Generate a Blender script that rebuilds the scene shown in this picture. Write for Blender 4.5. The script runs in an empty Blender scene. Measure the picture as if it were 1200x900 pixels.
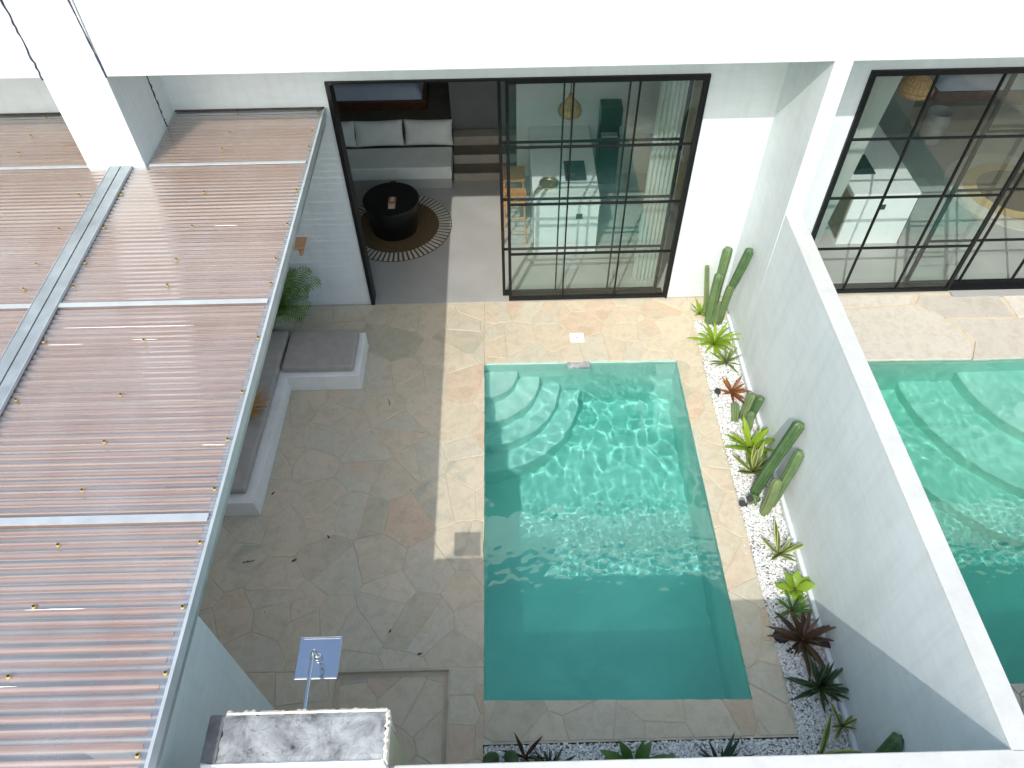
import bpy, bmesh, math, random
from math import sin, cos, pi, radians, atan2, sqrt
from mathutils import Vector, Matrix, Euler, noise
random.seed(7)
SC = bpy.context.scene
COL = SC.collection
S = 0.82                      # the scene is laid out in camera-survey units; everything is brought to metres at the end

# ------------------------------------------------------------------ camera
def make_camera():
    f, pitch, yaw, roll = 873.2058, 0.8694, -0.0081, -0.017
    cp, sp = cos(pitch), sin(pitch); cy, sy = cos(yaw), sin(yaw)
    fh = Vector((-sy, cy, 0)); r = Vector((cy, sy, 0)); z = Vector((0, 0, 1))
    F = fh*cp - z*sp; U = fh*sp + z*cp
    cr, sr = cos(roll), sin(roll)
    R2 = r*cr + U*sr; U2 = -r*sr + U*cr
    cam = bpy.data.cameras.new('camera'); ob = bpy.data.objects.new('camera', cam)
    COL.objects.link(ob)
    m = Matrix((( R2.x, U2.x, -F.x, 0), (R2.y, U2.y, -F.y, 0), (R2.z, U2.z, -F.z, 8.0*S), (0, 0, 0, 1)))
    ob.matrix_world = m
    cam.sensor_width = 36; cam.lens = 36*f/1200; cam.clip_end = 3000; cam.clip_start = 0.05
    SC.camera = ob
make_camera()
# ------------------------------------------------------------------ world, sun, exposure
SUN = Vector((-0.372, -0.90, 1.0)).normalized()
W = bpy.data.worlds.new('World'); SC.world = W; W.use_nodes = True
nt = W.node_tree; nt.nodes.clear()
sky = nt.nodes.new('ShaderNodeTexSky'); sky.sky_type = 'NISHITA'; sky.sun_disc = False
sky.sun_elevation = math.asin(SUN.z); sky.sun_rotation = atan2(SUN.x, SUN.y)
sky.air_density = 1.3; sky.dust_density = 3.0; sky.ozone_density = 0.8
bg = nt.nodes.new('ShaderNodeBackground'); bg.inputs[1].default_value = 0.15
wo = nt.nodes.new('ShaderNodeOutputWorld')
nt.links.new(sky.outputs[0], bg.inputs[0]); nt.links.new(bg.outputs[0], wo.inputs[0])
sl = bpy.data.lights.new('sun', 'SUN'); sl.energy = 2.0; sl.angle = radians(0.5); sl.color = (1.0, 0.96, 0.9)
so = bpy.data.objects.new('sun', sl); COL.objects.link(so)
so.rotation_euler = SUN.to_track_quat('Z', 'Y').to_euler(); so.location = (-5, -8, 14)
sl.cycles.is_caustics_light = True
SC.view_settings.view_transform = 'Standard'; SC.view_settings.look = 'None'
SC.view_settings.gamma = 1; SC.view_settings.use_curve_mapping = False
SC.view_settings.exposure = 0.62
SC.cycles.max_bounces = 14; SC.cycles.transparent_max_bounces = 24
SC.cycles.diffuse_bounces = 7; SC.cycles.glossy_bounces = 5; SC.cycles.transmission_bounces = 8
SC.cycles.sample_clamp_indirect = 6
SC.cycles.use_denoising = True

# ------------------------------------------------------------------ materials
def new_mat(name):
    m = bpy.data.materials.new(name); m.use_nodes = True
    t = m.node_tree; b = t.nodes['Principled BSDF']
    return m, t, b
def N(t, kind, **kw):
    n = t.nodes.new(kind)
    for k, v in kw.items():
        if k.startswith('i_'):
            key = k[2:]
            key = int(key) if key.isdigit() else key.replace('_', ' ')
            n.inputs[key].default_value = v
        else: setattr(n, k, v)
    return n
def ramp(t, stops):
    n = t.nodes.new('ShaderNodeValToRGB'); e = n.color_ramp.elements
    while len(e) > 1: e.remove(e[-1])
    e[0].position = stops[0][0]; e[0].color = (*stops[0][1], 1)
    for p, c in stops[1:]:
        q = e.new(p); q.color = (*c, 1)
    return n
def coord(t): return N(t, 'ShaderNodeTexCoord').outputs['Object']
def mixc(t, fac, a, b, mode='MIX'):
    n = t.nodes.new('ShaderNodeMix'); n.data_type = 'RGBA'; n.blend_type = mode
    for sock, v in ((n.inputs[0], fac), (n.inputs[6], a), (n.inputs[7], b)):
        if hasattr(v, 'is_linked') or isinstance(v, bpy.types.NodeSocket): t.links.new(v, sock)
        else: sock.default_value = v if not isinstance(v, tuple) else (*v, 1)
    return n.outputs[2]
def bump(t, b, h, strength=0.2, dist=0.01):
    n = N(t, 'ShaderNodeBump'); n.inputs['Strength'].default_value = strength; n.inputs['Distance'].default_value = dist
    t.links.new(h, n.inputs['Height']); t.links.new(n.outputs[0], b.inputs['Normal'])
def simple(name, col, rough=0.6, metal=0.0, var=0.12, scale=6.0, bumps=0.08, bscale=60, spec=0.5):
    m, t, b = new_mat(name); c = coord(t)
    n = N(t, 'ShaderNodeTexNoise', i_Scale=scale, i_Detail=6.0); t.links.new(c, n.inputs['Vector'])
    r = ramp(t, [(0.3, tuple(x*(1-var) for x in col)), (0.7, tuple(min(1, x*(1+var)) for x in col))])
    t.links.new(n.outputs[0], r.inputs[0]); t.links.new(r.outputs[0], b.inputs['Base Color'])
    b.inputs['Roughness'].default_value = rough; b.inputs['Metallic'].default_value = metal
    b.inputs['Specular IOR Level'].default_value = spec
    if bumps:
        n2 = N(t, 'ShaderNodeTexNoise', i_Scale=bscale, i_Detail=4.0); t.links.new(c, n2.inputs['Vector'])
        bump(t, b, n2.outputs[0], bumps, 0.01)
    return m
def plaster(name, col, dirt=0.0, rough=0.75):
    m, t, b = new_mat(name); c = coord(t)
    n = N(t, 'ShaderNodeTexNoise', i_Scale=1.1, i_Detail=7.0, i_Roughness=0.6); t.links.new(c, n.inputs['Vector'])
    r = ramp(t, [(0.30, tuple(x*0.90 for x in col)), (0.60, col)])
    t.links.new(n.outputs[0], r.inputs[0]); out = r.outputs[0]
    # trowel marks: stretched noise
    mp = N(t, 'ShaderNodeMapping'); mp.inputs['Scale'].default_value = (3, 3, 11); mp.inputs['Rotation'].default_value = (0.5, 0.4, 0.3)
    t.links.new(c, mp.inputs[0])
    n3 = N(t, 'ShaderNodeTexNoise', i_Scale=1.5, i_Detail=5.0); t.links.new(mp.outputs[0], n3.inputs['Vector'])
    r3 = ramp(t, [(0.4, (0.965, 0.965, 0.965)), (0.6, (1, 1, 1))]); t.links.new(n3.outputs[0], r3.inputs[0])
    out = mixc(t, 1.0, out, r3.outputs[0], 'MULTIPLY')
    mp5 = N(t, 'ShaderNodeMapping'); mp5.inputs['Scale'].default_value = (7, 7, 0.55); t.links.new(c, mp5.inputs[0])
    n5 = N(t, 'ShaderNodeTexNoise', i_Scale=1.3, i_Detail=6.0, i_Roughness=0.65); t.links.new(mp5.outputs[0], n5.inputs['Vector'])
    r5 = ramp(t, [(0.36, (0.945, 0.945, 0.935)), (0.50, (1, 1, 1))]); t.links.new(n5.outputs[0], r5.inputs[0])
    out = mixc(t, 1.0, out, r5.outputs[0], 'MULTIPLY')
    if dirt:
        n4 = N(t, 'ShaderNodeTexNoise', i_Scale=7.0, i_Detail=10.0, i_Roughness=0.75); t.links.new(c, n4.inputs['Vector'])
        r4 = ramp(t, [(0.60, (0, 0, 0)), (0.78, (1, 1, 1))]); t.links.new(n4.outputs[0], r4.inputs[0])
        mul = N(t, 'ShaderNodeMath', operation='MULTIPLY'); t.links.new(r4.outputs[0], mul.inputs[0]); mul.inputs[1].default_value = dirt
        out = mixc(t, mul.outputs[0], out, (0.42, 0.40, 0.36))
    t.links.new(out, b.inputs['Base Color']); b.inputs['Roughness'].default_value = rough
    n2 = N(t, 'ShaderNodeTexNoise', i_Scale=35.0, i_Detail=6.0); t.links.new(c, n2.inputs['Vector'])
    bump(t, b, n2.outputs[0], 0.12, 0.01)
    return m
M = {}
M['white'] = plaster('white_plaster', (0.70, 0.77, 0.785))
M['cap'] = plaster('white_wall_cap', (0.58, 0.60, 0.58), dirt=0.95)
M['inner'] = plaster('interior_plaster', (0.62, 0.65, 0.64))
M['benchwhite'] = plaster('bench_plaster', (0.80, 0.82, 0.80))
M['black'] = simple('black_aluminium', (0.009, 0.010, 0.011), 0.4, 0.0, 0.2, 20, 0.03, 60, 0.25)
M['charcoal'] = simple('black_lacquer', (0.006, 0.006, 0.007), 0.3, 0, 0.2, 10, 0.02)
M['socket'] = simple('black_plastic', (0.012, 0.012, 0.012), 0.4, 0, 0.1, 10, 0.0)
M['cushion'] = simple('grey_cushion_fabric', (0.37, 0.355, 0.325), 0.95, 0, 0.08, 9, 0.35, 260, 0.1)
M['pillow'] = simple('pale_pillow_linen', (0.74, 0.76, 0.71), 0.95, 0, 0.06, 6, 0.3, 180, 0.1)
M['seatwhite'] = simple('white_seat_pad', (0.70, 0.74, 0.70), 0.9, 0, 0.05, 6, 0.2, 160, 0.1)
M['bedlinen'] = simple('blue_white_bed_linen', (0.55, 0.60, 0.72), 0.95, 0, 0.06, 5, 0.5, 9, 0.1)
M['bedwood'] = simple('dark_red_wood', (0.11, 0.045, 0.022), 0.5, 0, 0.3, 14, 0.1)
M['darkwall'] = simple('dark_grey_limewash', (0.16, 0.17, 0.165), 0.85, 0, 0.12, 2.0, 0.05, 20)
M['concrete'] = simple('polished_grey_concrete', (0.37, 0.375, 0.36), 0.55, 0, 0.1, 1.8, 0.05, 20)
M['platform'] = simple('brown_concrete_platform', (0.14, 0.13, 0.10), 0.7, 0, 0.2, 3, 0.05, 20)
M['riser'] = simple('pale_concrete_riser', (0.34, 0.32, 0.27), 0.7, 0, 0.12, 4, 0.05, 20)
M['countertop'] = simple('white_terrazzo', (0.72, 0.74, 0.74), 0.3, 0, 0.06, 30, 0.0)
M['island'] = simple('white_cabinet_front', (0.74, 0.77, 0.77), 0.5, 0, 0.02, 5, 0.0)
M['walnut'] = simple('walnut_panel', (0.16, 0.09, 0.05), 0.5, 0, 0.25, 12, 0.05)
M['palewood'] = simple('pale_oak_cabinet', (0.42, 0.34, 0.25), 0.55, 0, 0.12, 7, 0.05)
M['rattan'] = simple('orange_rattan', (0.42, 0.19, 0.06), 0.6, 0, 0.3, 40, 0.5, 120)
M['straw'] = simple('woven_straw', (0.50, 0.33, 0.14), 0.8, 0, 0.25, 40, 0.6, 160)
M['brass'] = simple('brushed_brass', (0.62, 0.44, 0.18), 0.3, 1.0, 0.1, 20, 0.05)
M['brasswasher'] = simple('dull_brass_washer', (0.50, 0.36, 0.10), 0.5, 0.4, 0.3, 40, 0.1)
M['rubber'] = simple('dark_rubber', (0.02, 0.02, 0.02), 0.7, 0, 0.2, 30, 0.0)
M['chrome'] = simple('polished_steel', (0.62, 0.66, 0.70), 0.13, 1.0, 0.05, 5, 0.02)
M['galv'] = simple('galvanised_steel', (0.36, 0.41, 0.43), 0.42, 0.45, 0.15, 8, 0.05)
M['alu'] = simple('painted_aluminium_trim', (0.50, 0.55, 0.57), 0.4, 0.25, 0.08, 8, 0.03)
M['caulk'] = simple('dark_blue_caulk', (0.045, 0.05, 0.10), 0.8, 0, 0.4, 20, 0.2)
M['joint'] = simple('dark_joint_line', (0.07, 0.06, 0.05), 0.9, 0, 0.3, 20, 0.1)
M['pot'] = simple('whitewashed_clay_pot', (0.38, 0.37, 0.33), 0.85, 0, 0.15, 5, 0.3, 30)
M['soil'] = simple('dark_soil', (0.03, 0.024, 0.018), 1.0, 0, 0.4, 40, 1.0, 80, 0.1)
M['bark'] = simple('brown_bark', (0.10, 0.07, 0.045), 0.95, 0, 0.3, 20, 0.6, 60, 0.1)
M['drylef'] = simple('dead_brown_leaf', (0.10, 0.065, 0.04), 0.9, 0, 0.4, 40, 0.4, 60, 0.1)
M['rug_brown'] = simple('jute_rug', (0.13, 0.095, 0.05), 0.95, 0, 0.25, 60, 0.8, 200, 0.1)
M['rug_white'] = simple('white_rug_braid', (0.55, 0.55, 0.50), 0.95, 0, 0.08, 60, 0.8, 200, 0.1)
M['rug_dark'] = simple('grey_brown_rug', (0.10, 0.085, 0.07), 0.95, 0, 0.2, 60, 0.8, 200, 0.1)
M['rug_tan'] = simple('tan_rug_ring', (0.48, 0.36, 0.18), 0.95, 0, 0.15, 60, 0.8, 200, 0.1)
M['paper'] = simple('cream_card', (0.55, 0.50, 0.42), 0.8, 0, 0.05, 10, 0)
M['grey_tile'] = simple('pale_stone_slab', (0.60, 0.62, 0.60), 0.6, 0, 0.1, 4, 0.2, 30)
M['ground'] = simple('earth_ground', (0.20, 0.17, 0.13), 0.95, 0, 0.25, 2, 0.3, 10)
M['gravelbase'] = simple('pale_grit', (0.42, 0.42, 0.40), 0.95, 0, 0.35, 60, 0.8, 90)
M['drain'] = simple('white_drain_plate', (0.80, 0.80, 0.78), 0.5, 0, 0.03, 10, 0)
M['silverpatch'] = simple('grey_slab_end', (0.14, 0.15, 0.15), 0.9, 0, 0.3, 14, 0.5, 40)

def wood_slat():
    m, t, b = new_mat('red_brown_timber'); c = coord(t)
    mp = N(t, 'ShaderNodeMapping'); mp.inputs['Scale'].default_value = (2.0, 30, 30); t.links.new(c, mp.inputs[0])
    n = N(t, 'ShaderNodeTexNoise', i_Scale=2.5, i_Detail=6.0); t.links.new(mp.outputs[0], n.inputs['Vector'])
    oi = N(t, 'ShaderNodeObjectInfo')
    ad = N(t, 'ShaderNodeMath', operation='MULTIPLY_ADD'); t.links.new(oi.outputs['Random'], ad.inputs[0]); ad.inputs[1].default_value = 0.35; t.links.new(n.outputs[0], ad.inputs[2])
    r = ramp(t, [(0.35, (0.42, 0.195, 0.095)), (0.65, (0.56, 0.30, 0.155)), (0.95, (0.64, 0.41, 0.26))])
    t.links.new(ad.outputs[0], r.inputs[0]); t.links.new(r.outputs[0], b.inputs['Base Color']); b.inputs['Roughness'].default_value = 0.7
    return m
M['slat'] = wood_slat()

def stone_mat(name, stops, gain=1.0):
    m, t, b = new_mat(name); c = coord(t)
    oi = N(t, 'ShaderNodeObjectInfo')
    r = ramp(t, stops); r.color_ramp.interpolation = 'CONSTANT' if False else 'LINEAR'
    off = N(t, 'ShaderNodeVectorMath', operation='SCALE'); off.inputs[0].default_value = (37, 19, 11)
    t.links.new(oi.outputs['Random'], off.inputs['Scale'])
    add = N(t, 'ShaderNodeVectorMath', operation='ADD'); t.links.new(c, add.inputs[0]); t.links.new(off.outputs[0], add.inputs[1])
    n1 = N(t, 'ShaderNodeTexNoise', i_Scale=2.2, i_Detail=5.0, i_Distortion=1.2); t.links.new(add.outputs[0], n1.inputs['Vector'])
    mx = N(t, 'ShaderNodeMath', operation='MULTIPLY_ADD'); mx.inputs[1].default_value = 0.34
    t.links.new(n1.outputs[0], mx.inputs[0])
    sub = N(t, 'ShaderNodeMath', operation='SUBTRACT'); t.links.new(oi.outputs['Random'], sub.inputs[0]); sub.inputs[1].default_value = 0.17
    t.links.new(sub.outputs[0], mx.inputs[2]); t.links.new(mx.outputs[0], r.inputs[0])
    n2 = N(t, 'ShaderNodeTexNoise', i_Scale=9.0, i_Detail=8.0, i_Roughness=0.65, i_Distortion=0.8); t.links.new(add.outputs[0], n2.inputs['Vector'])
    r2 = ramp(t, [(0.33, (0.86, 0.84, 0.80)), (0.55, (1, 1, 1)), (0.75, (1.0, 0.96, 0.90))]); t.links.new(n2.outputs[0], r2.inputs[0])
    out = mixc(t, 1.0, r.outputs[0], r2.outputs[0], 'MULTIPLY')
    # thin veins
    n3 = N(t, 'ShaderNodeTexNoise', i_Scale=3.0, i_Detail=3.0, i_Distortion=2.5); t.links.new(add.outputs[0], n3.inputs['Vector'])
    r3 = ramp(t, [(0.485, (0, 0, 0)), (0.5, (0.35, 0.35, 0.35)), (0.515, (0, 0, 0))]); t.links.new(n3.outputs[0], r3.inputs[0])
    out = mixc(t, r3.outputs[0], out, (0.46, 0.36, 0.22))
    t.links.new(out, b.inputs['Base Color']); b.inputs['Roughness'].default_value = 0.62
    b.inputs['Specular IOR Level'].default_value = 0.3
    bump(t, b, n2.outputs[0], 0.15, 0.01)
    return m
M['stone'] = stone_mat('cream_flagstone', [(0.0, (0.45, 0.44, 0.34)), (0.10, (0.54, 0.49, 0.37)), (0.16, (0.585, 0.53, 0.41)), (0.3, (0.59, 0.525, 0.40)), (0.42, (0.55, 0.53, 0.43)),
                        (0.55, (0.60, 0.52, 0.39)), (0.7, (0.54, 0.52, 0.42)), (0.8, (0.58, 0.45, 0.33)), (0.9, (0.60, 0.54, 0.42)), (0.96, (0.60,0.54,0.42)), (1.0, (0.46, 0.455, 0.37))])
M['grout'] = simple('cream_grout', (0.55, 0.49, 0.37), 0.85, 0, 0.1, 6, 0.3, 50)
M['slab2'] = stone_mat('weathered_beige_slab', [(0.0, (0.50, 0.475, 0.42)), (0.35, (0.58, 0.55, 0.48)), (0.7, (0.60, 0.57, 0.50)), (1.0, (0.64, 0.64, 0.62))])
def pooltile():
    m, t, b = new_mat('pool_plaster'); c = coord(t)
    n = N(t, 'ShaderNodeTexNoise', i_Scale=1.1, i_Detail=6.0, i_Distortion=1.0); t.links.new(c, n.inputs['Vector'])
    r = ramp(t, [(0.32, (0.48, 0.74, 0.69)), (0.68, (0.70, 0.90, 0.85))]); t.links.new(n.outputs[0], r.inputs[0])
    t.links.new(r.outputs[0], b.inputs['Base Color']); b.inputs['Roughness'].default_value = 0.8
    return m
M['pool'] = pooltile()
def gravelmat():
    m, t, b = new_mat('white_pebble'); c = coord(t)
    g = N(t, 'ShaderNodeNewGeometry')
    r = ramp(t, [(0.0, (0.50, 0.52, 0.50)), (0.3, (0.68, 0.70, 0.69)), (1.0, (0.82, 0.83, 0.82))])
    t.links.new(g.outputs['Random Per Island'], r.inputs[0]); t.links.new(r.outputs[0], b.inputs['Base Color']); b.inputs['Roughness'].default_value = 0.6
    return m
M['pebble'] = gravelmat()
def roughtop():
    m, t, b = new_mat('weathered_render'); c = coord(t)
    n = N(t, 'ShaderNodeTexNoise', i_Scale=4.5, i_Detail=9.0, i_Roughness=0.72, i_Distortion=0.5); t.links.new(c, n.inputs['Vector'])
    r = ramp(t, [(0.36, (0.13, 0.14, 0.14)), (0.46, (0.26, 0.28, 0.29)), (0.56, (0.38, 0.41, 0.42)), (0.7, (0.50, 0.50, 0.46))])
    t.links.new(n.outputs[0], r.inputs[0])
    v = N(t, 'ShaderNodeTexNoise', i_Scale=16.0, i_Detail=8.0, i_Roughness=0.8); t.links.new(c, v.inputs['Vector'])
    r2 = ramp(t, [(0.34, (0.16, 0.16, 0.14)), (0.47, (1, 1, 1))]); t.links.new(v.outputs[0], r2.inputs[0])
    band = N(t, 'ShaderNodeTexNoise', i_Scale=1.6, i_Detail=3.0); t.links.new(c, band.inputs['Vector'])
    rb = ramp(t, [(0.42, (0, 0, 0)), (0.6, (1, 1, 1))]); t.links.new(band.outputs[0], rb.inputs[0])
    dark = mixc(t, rb.outputs[0], (1.0, 1.0, 1.0), r2.outputs[0])
    out = mixc(t, 1.0, r.outputs[0], dark, 'MULTIPLY')
    t.links.new(out, b.inputs['Base Color']); b.inputs['Roughness'].default_value = 0.9
    bump(t, b, n.outputs[0], 0.5, 0.02)
    return m
M['weathered'] = roughtop()
M['flaked'] = plaster('flaked_edge_plaster', (0.72, 0.69, 0.60), dirt=0.5)
M['yellowed'] = plaster('yellow_stained_plaster', (0.50, 0.44, 0.30), dirt=0.9)

def fresnel2(t, ior):
    # same reflectance from either side of a thin sheet
    g = N(t, 'ShaderNodeNewGeometry'); m = N(t, 'ShaderNodeMix'); m.data_type = 'FLOAT'
    m.inputs[2].default_value = ior; m.inputs[3].default_value = 1/ior
    t.links.new(g.outputs['Backfacing'], m.inputs[0]); f = N(t, 'ShaderNodeFresnel'); t.links.new(m.outputs[0], f.inputs['IOR'])
    return f
def glassmat(name, tint, refl=1.0):
    m = bpy.data.materials.new(name); m.use_nodes = True; t = m.node_tree; t.nodes.clear()
    o = N(t, 'ShaderNodeOutputMaterial'); tr = N(t, 'ShaderNodeBsdfTransparent'); tr.inputs[0].default_value = (*tint, 1)
    gl = N(t, 'ShaderNodeBsdfGlossy'); gl.inputs['Roughness'].default_value = 0.0; gl.inputs[0].default_value = (0.9, 1, 0.97, 1)
    fr = fresnel2(t, 1.52); mu = N(t, 'ShaderNodeMath', operation='MULTIPLY'); mu.inputs[1].default_value = refl
    mu.use_clamp = True
    t.links.new(fr.outputs[0], mu.inputs[0]); mx = N(t, 'ShaderNodeMixShader')
    t.links.new(mu.outputs[0], mx.inputs[0]); t.links.new(tr.outputs[0], mx.inputs[1]); t.links.new(gl.outputs[0], mx.inputs[2])
    t.links.new(mx.outputs[0], o.inputs[0]); return m
M['glass'] = glassmat('door_glass', (0.90, 0.955, 0.94), 1.6)
def polycarb():
    m = bpy.data.materials.new('clear_polycarbonate'); m.use_nodes = True; t = m.node_tree; t.nodes.clear()
    c = coord(t)
    o = N(t, 'ShaderNodeOutputMaterial'); tr = N(t, 'ShaderNodeBsdfTransparent'); tr.inputs[0].default_value = (0.86, 0.87, 0.90, 1)
    df = N(t, 'ShaderNodeBsdfDiffuse'); df.inputs[0].default_value = (0.82, 0.83, 0.86, 1)
    tl = N(t, 'ShaderNodeBsdfTranslucent'); tl.inputs[0].default_value = (0.88, 0.88, 0.9, 1)
    dm = N(t, 'ShaderNodeMixShader'); dm.inputs[0].default_value = 0.42
    t.links.new(df.outputs[0], dm.inputs[1]); t.links.new(tl.outputs[0], dm.inputs[2])
    n = N(t, 'ShaderNodeTexNoise', i_Scale=1.4, i_Detail=7.0, i_Roughness=0.62); t.links.new(c, n.inputs['Vector'])
    r = ramp(t, [(0.3, (0.13, 0.13, 0.13)), (0.72, (0.36, 0.36, 0.36))]); t.links.new(n.outputs[0], r.inputs[0])
    mx = N(t, 'ShaderNodeMixShader'); t.links.new(r.outputs[0], mx.inputs[0]); t.links.new(tr.outputs[0], mx.inputs[1]); t.links.new(dm.outputs[0], mx.inputs[2])
    gl = N(t, 'ShaderNodeBsdfGlossy'); gl.inputs['Roughness'].default_value = 0.12
    fr = fresnel2(t, 1.58); mu = N(t, 'ShaderNodeMath', operation='MULTIPLY'); mu.inputs[1].default_value = 3.8; mu.use_clamp = True
    t.links.new(fr.outputs[0], mu.inputs[0]); m2 = N(t, 'ShaderNodeMixShader')
    t.links.new(mu.outputs[0], m2.inputs[0]); t.links.new(mx.outputs[0], m2.inputs[1]); t.links.new(gl.outputs[0], m2.inputs[2])
    t.links.new(m2.outputs[0], o.inputs[0]); return m
M['poly'] = polycarb()
def watermat():
    m = bpy.data.materials.new('pool_water'); m.use_nodes = True; t = m.node_tree; t.nodes.clear()
    o = N(t, 'ShaderNodeOutputMaterial')
    g = N(t, 'ShaderNodeBsdfGlass', i_IOR=1.33, i_Roughness=0.0)
    gl = N(t, 'ShaderNodeBsdfGlossy'); gl.inputs['Roughness'].default_value = 0.06; mx = N(t, 'ShaderNodeMixShader'); mx.inputs[0].default_value = 0.095
    t.links.new(g.outputs[0], mx.inputs[1]); t.links.new(gl.outputs[0], mx.inputs[2]); t.links.new(mx.outputs[0], o.inputs['Surface'])
    return m
M['water'] = watermat()
def tintmat(col=(0.03, 0.86, 0.795, 1), dens=0.60, milk=0.0):
    m = bpy.data.materials.new('water_tint'); m.use_nodes = True; t = m.node_tree; t.nodes.clear()
    o = N(t, 'ShaderNodeOutputMaterial')
    v = N(t, 'ShaderNodeVolumeAbsorption'); v.inputs[0].default_value = col; v.inputs['Density'].default_value = dens
    t.links.new(v.outputs[0], o.inputs['Volume'])
    return m
M['tint'] = tintmat()
M['tint2'] = tintmat((0.06, 0.82, 0.68, 1), 0.8, 0.0)
def curtainmat():
    m, t, b = new_mat('sheer_curtain'); c = coord(t)
    b.inputs['Base Color'].default_value = (0.80, 0.83, 0.81, 1); b.inputs['Roughness'].default_value = 0.9
    tl = N(t, 'ShaderNodeBsdfTranslucent'); tl.inputs[0].default_value = (0.8, 0.83, 0.81, 1)
    mx = N(t, 'ShaderNodeMixShader'); mx.inputs[0].default_value = 0.4; o = t.nodes['Material Output']
    t.links.new(b.outputs[0], mx.inputs[1]); t.links.new(tl.outputs[0], mx.inputs[2]); t.links.new(mx.outputs[0], o.inputs[0])
    return m
M['curtain'] = curtainmat()
def leafmat(name, c1, c2, rough=0.45, trans=0.25, stripe=None):
    m, t, b = new_mat(name); c = coord(t)
    n = N(t, 'ShaderNodeTexNoise', i_Scale=8.0, i_Detail=5.0); t.links.new(c, n.inputs['Vector'])
    oi = N(t, 'ShaderNodeObjectInfo')
    ad = N(t, 'ShaderNodeMath', operation='MULTIPLY_ADD'); t.links.new(oi.outputs['Random'], ad.inputs[0]); ad.inputs[1].default_value = 0.4; t.links.new(n.outputs[0], ad.inputs[2])
    r = ramp(t, [(0.4, c1), (0.95, c2)]); t.links.new(ad.outputs[0], r.inputs[0]); out = r.outputs[0]
    if stripe:
        uv = N(t, 'ShaderNodeUVMap'); sx = N(t, 'ShaderNodeSeparateXYZ'); t.links.new(uv.outputs[0], sx.inputs[0])
        a = N(t, 'ShaderNodeMath', operation='SUBTRACT'); t.links.new(sx.outputs[0], a.inputs[0]); a.inputs[1].default_value = 0.5
        ab = N(t, 'ShaderNodeMath', operation='ABSOLUTE'); t.links.new(a.outputs[0], ab.inputs[0])
        rr = ramp(t, [(0.26, (0, 0, 0)), (0.34, (1, 1, 1))]); t.links.new(ab.outputs[0], rr.inputs[0])
        out = mixc(t, rr.outputs[0], out, stripe)
    t.links.new(out, b.inputs['Base Color']); b.inputs['Roughness'].default_value = rough
    tl = N(t, 'ShaderNodeBsdfTranslucent'); t.links.new(out, tl.inputs[0])
    mx = N(t, 'ShaderNodeMixShader'); mx.inputs[0].default_value = trans
    o = t.nodes['Material Output']
    t.links.new(b.outputs[0], mx.inputs[1]); t.links.new(tl.outputs[0], mx.inputs[2]); t.links.new(mx.outputs[0], o.inputs[0])
    return m
M['cactus'] = leafmat('cactus_skin', (0.055, 0.12, 0.045), (0.13, 0.21, 0.085), 0.5, 0.0)
M['cactus_pale'] = leafmat('pale_cactus_skin', (0.10, 0.16, 0.07), (0.20, 0.26, 0.10), 0.55, 0.0)
M['lime'] = leafmat('lime_leaf', (0.17, 0.30, 0.02), (0.34, 0.50, 0.05), 0.4, 0.35)
M['green'] = leafmat('mid_green_leaf', (0.05, 0.13, 0.025), (0.11, 0.23, 0.05), 0.4, 0.25)
M['dark'] = leafmat('dark_green_leaf', (0.015, 0.045, 0.022), (0.04, 0.09, 0.045), 0.35, 0.15)
M['agave'] = leafmat('agave_leaf', (0.05, 0.11, 0.06), (0.10, 0.18, 0.09), 0.45, 0.1, (0.30, 0.34, 0.12))
M['agavedark'] = leafmat('dark_agave_leaf', (0.018, 0.045, 0.03), (0.035, 0.075, 0.045), 0.45, 0.1, (0.10, 0.15, 0.05))
M['snake'] = leafmat('snake_plant_leaf', (0.07, 0.13, 0.05), (0.14, 0.20, 0.09), 0.45, 0.1, (0.46, 0.48, 0.12))
M['red'] = leafmat('bronze_bromeliad_leaf', (0.10, 0.035, 0.02), (0.42, 0.16, 0.04), 0.4, 0.2)
M['maroon'] = leafmat('maroon_bromeliad_leaf', (0.028, 0.014, 0.010), (0.09, 0.05, 0.025), 0.4, 0.15)
M['palm'] = leafmat('palm_leaflet', (0.09, 0.19, 0.04), (0.17, 0.30, 0.07), 0.45, 0.25)
M['dried'] = leafmat('dried_palm_leaf', (0.36, 0.19, 0.06), (0.55, 0.34, 0.13), 0.8, 0.2)

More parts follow.
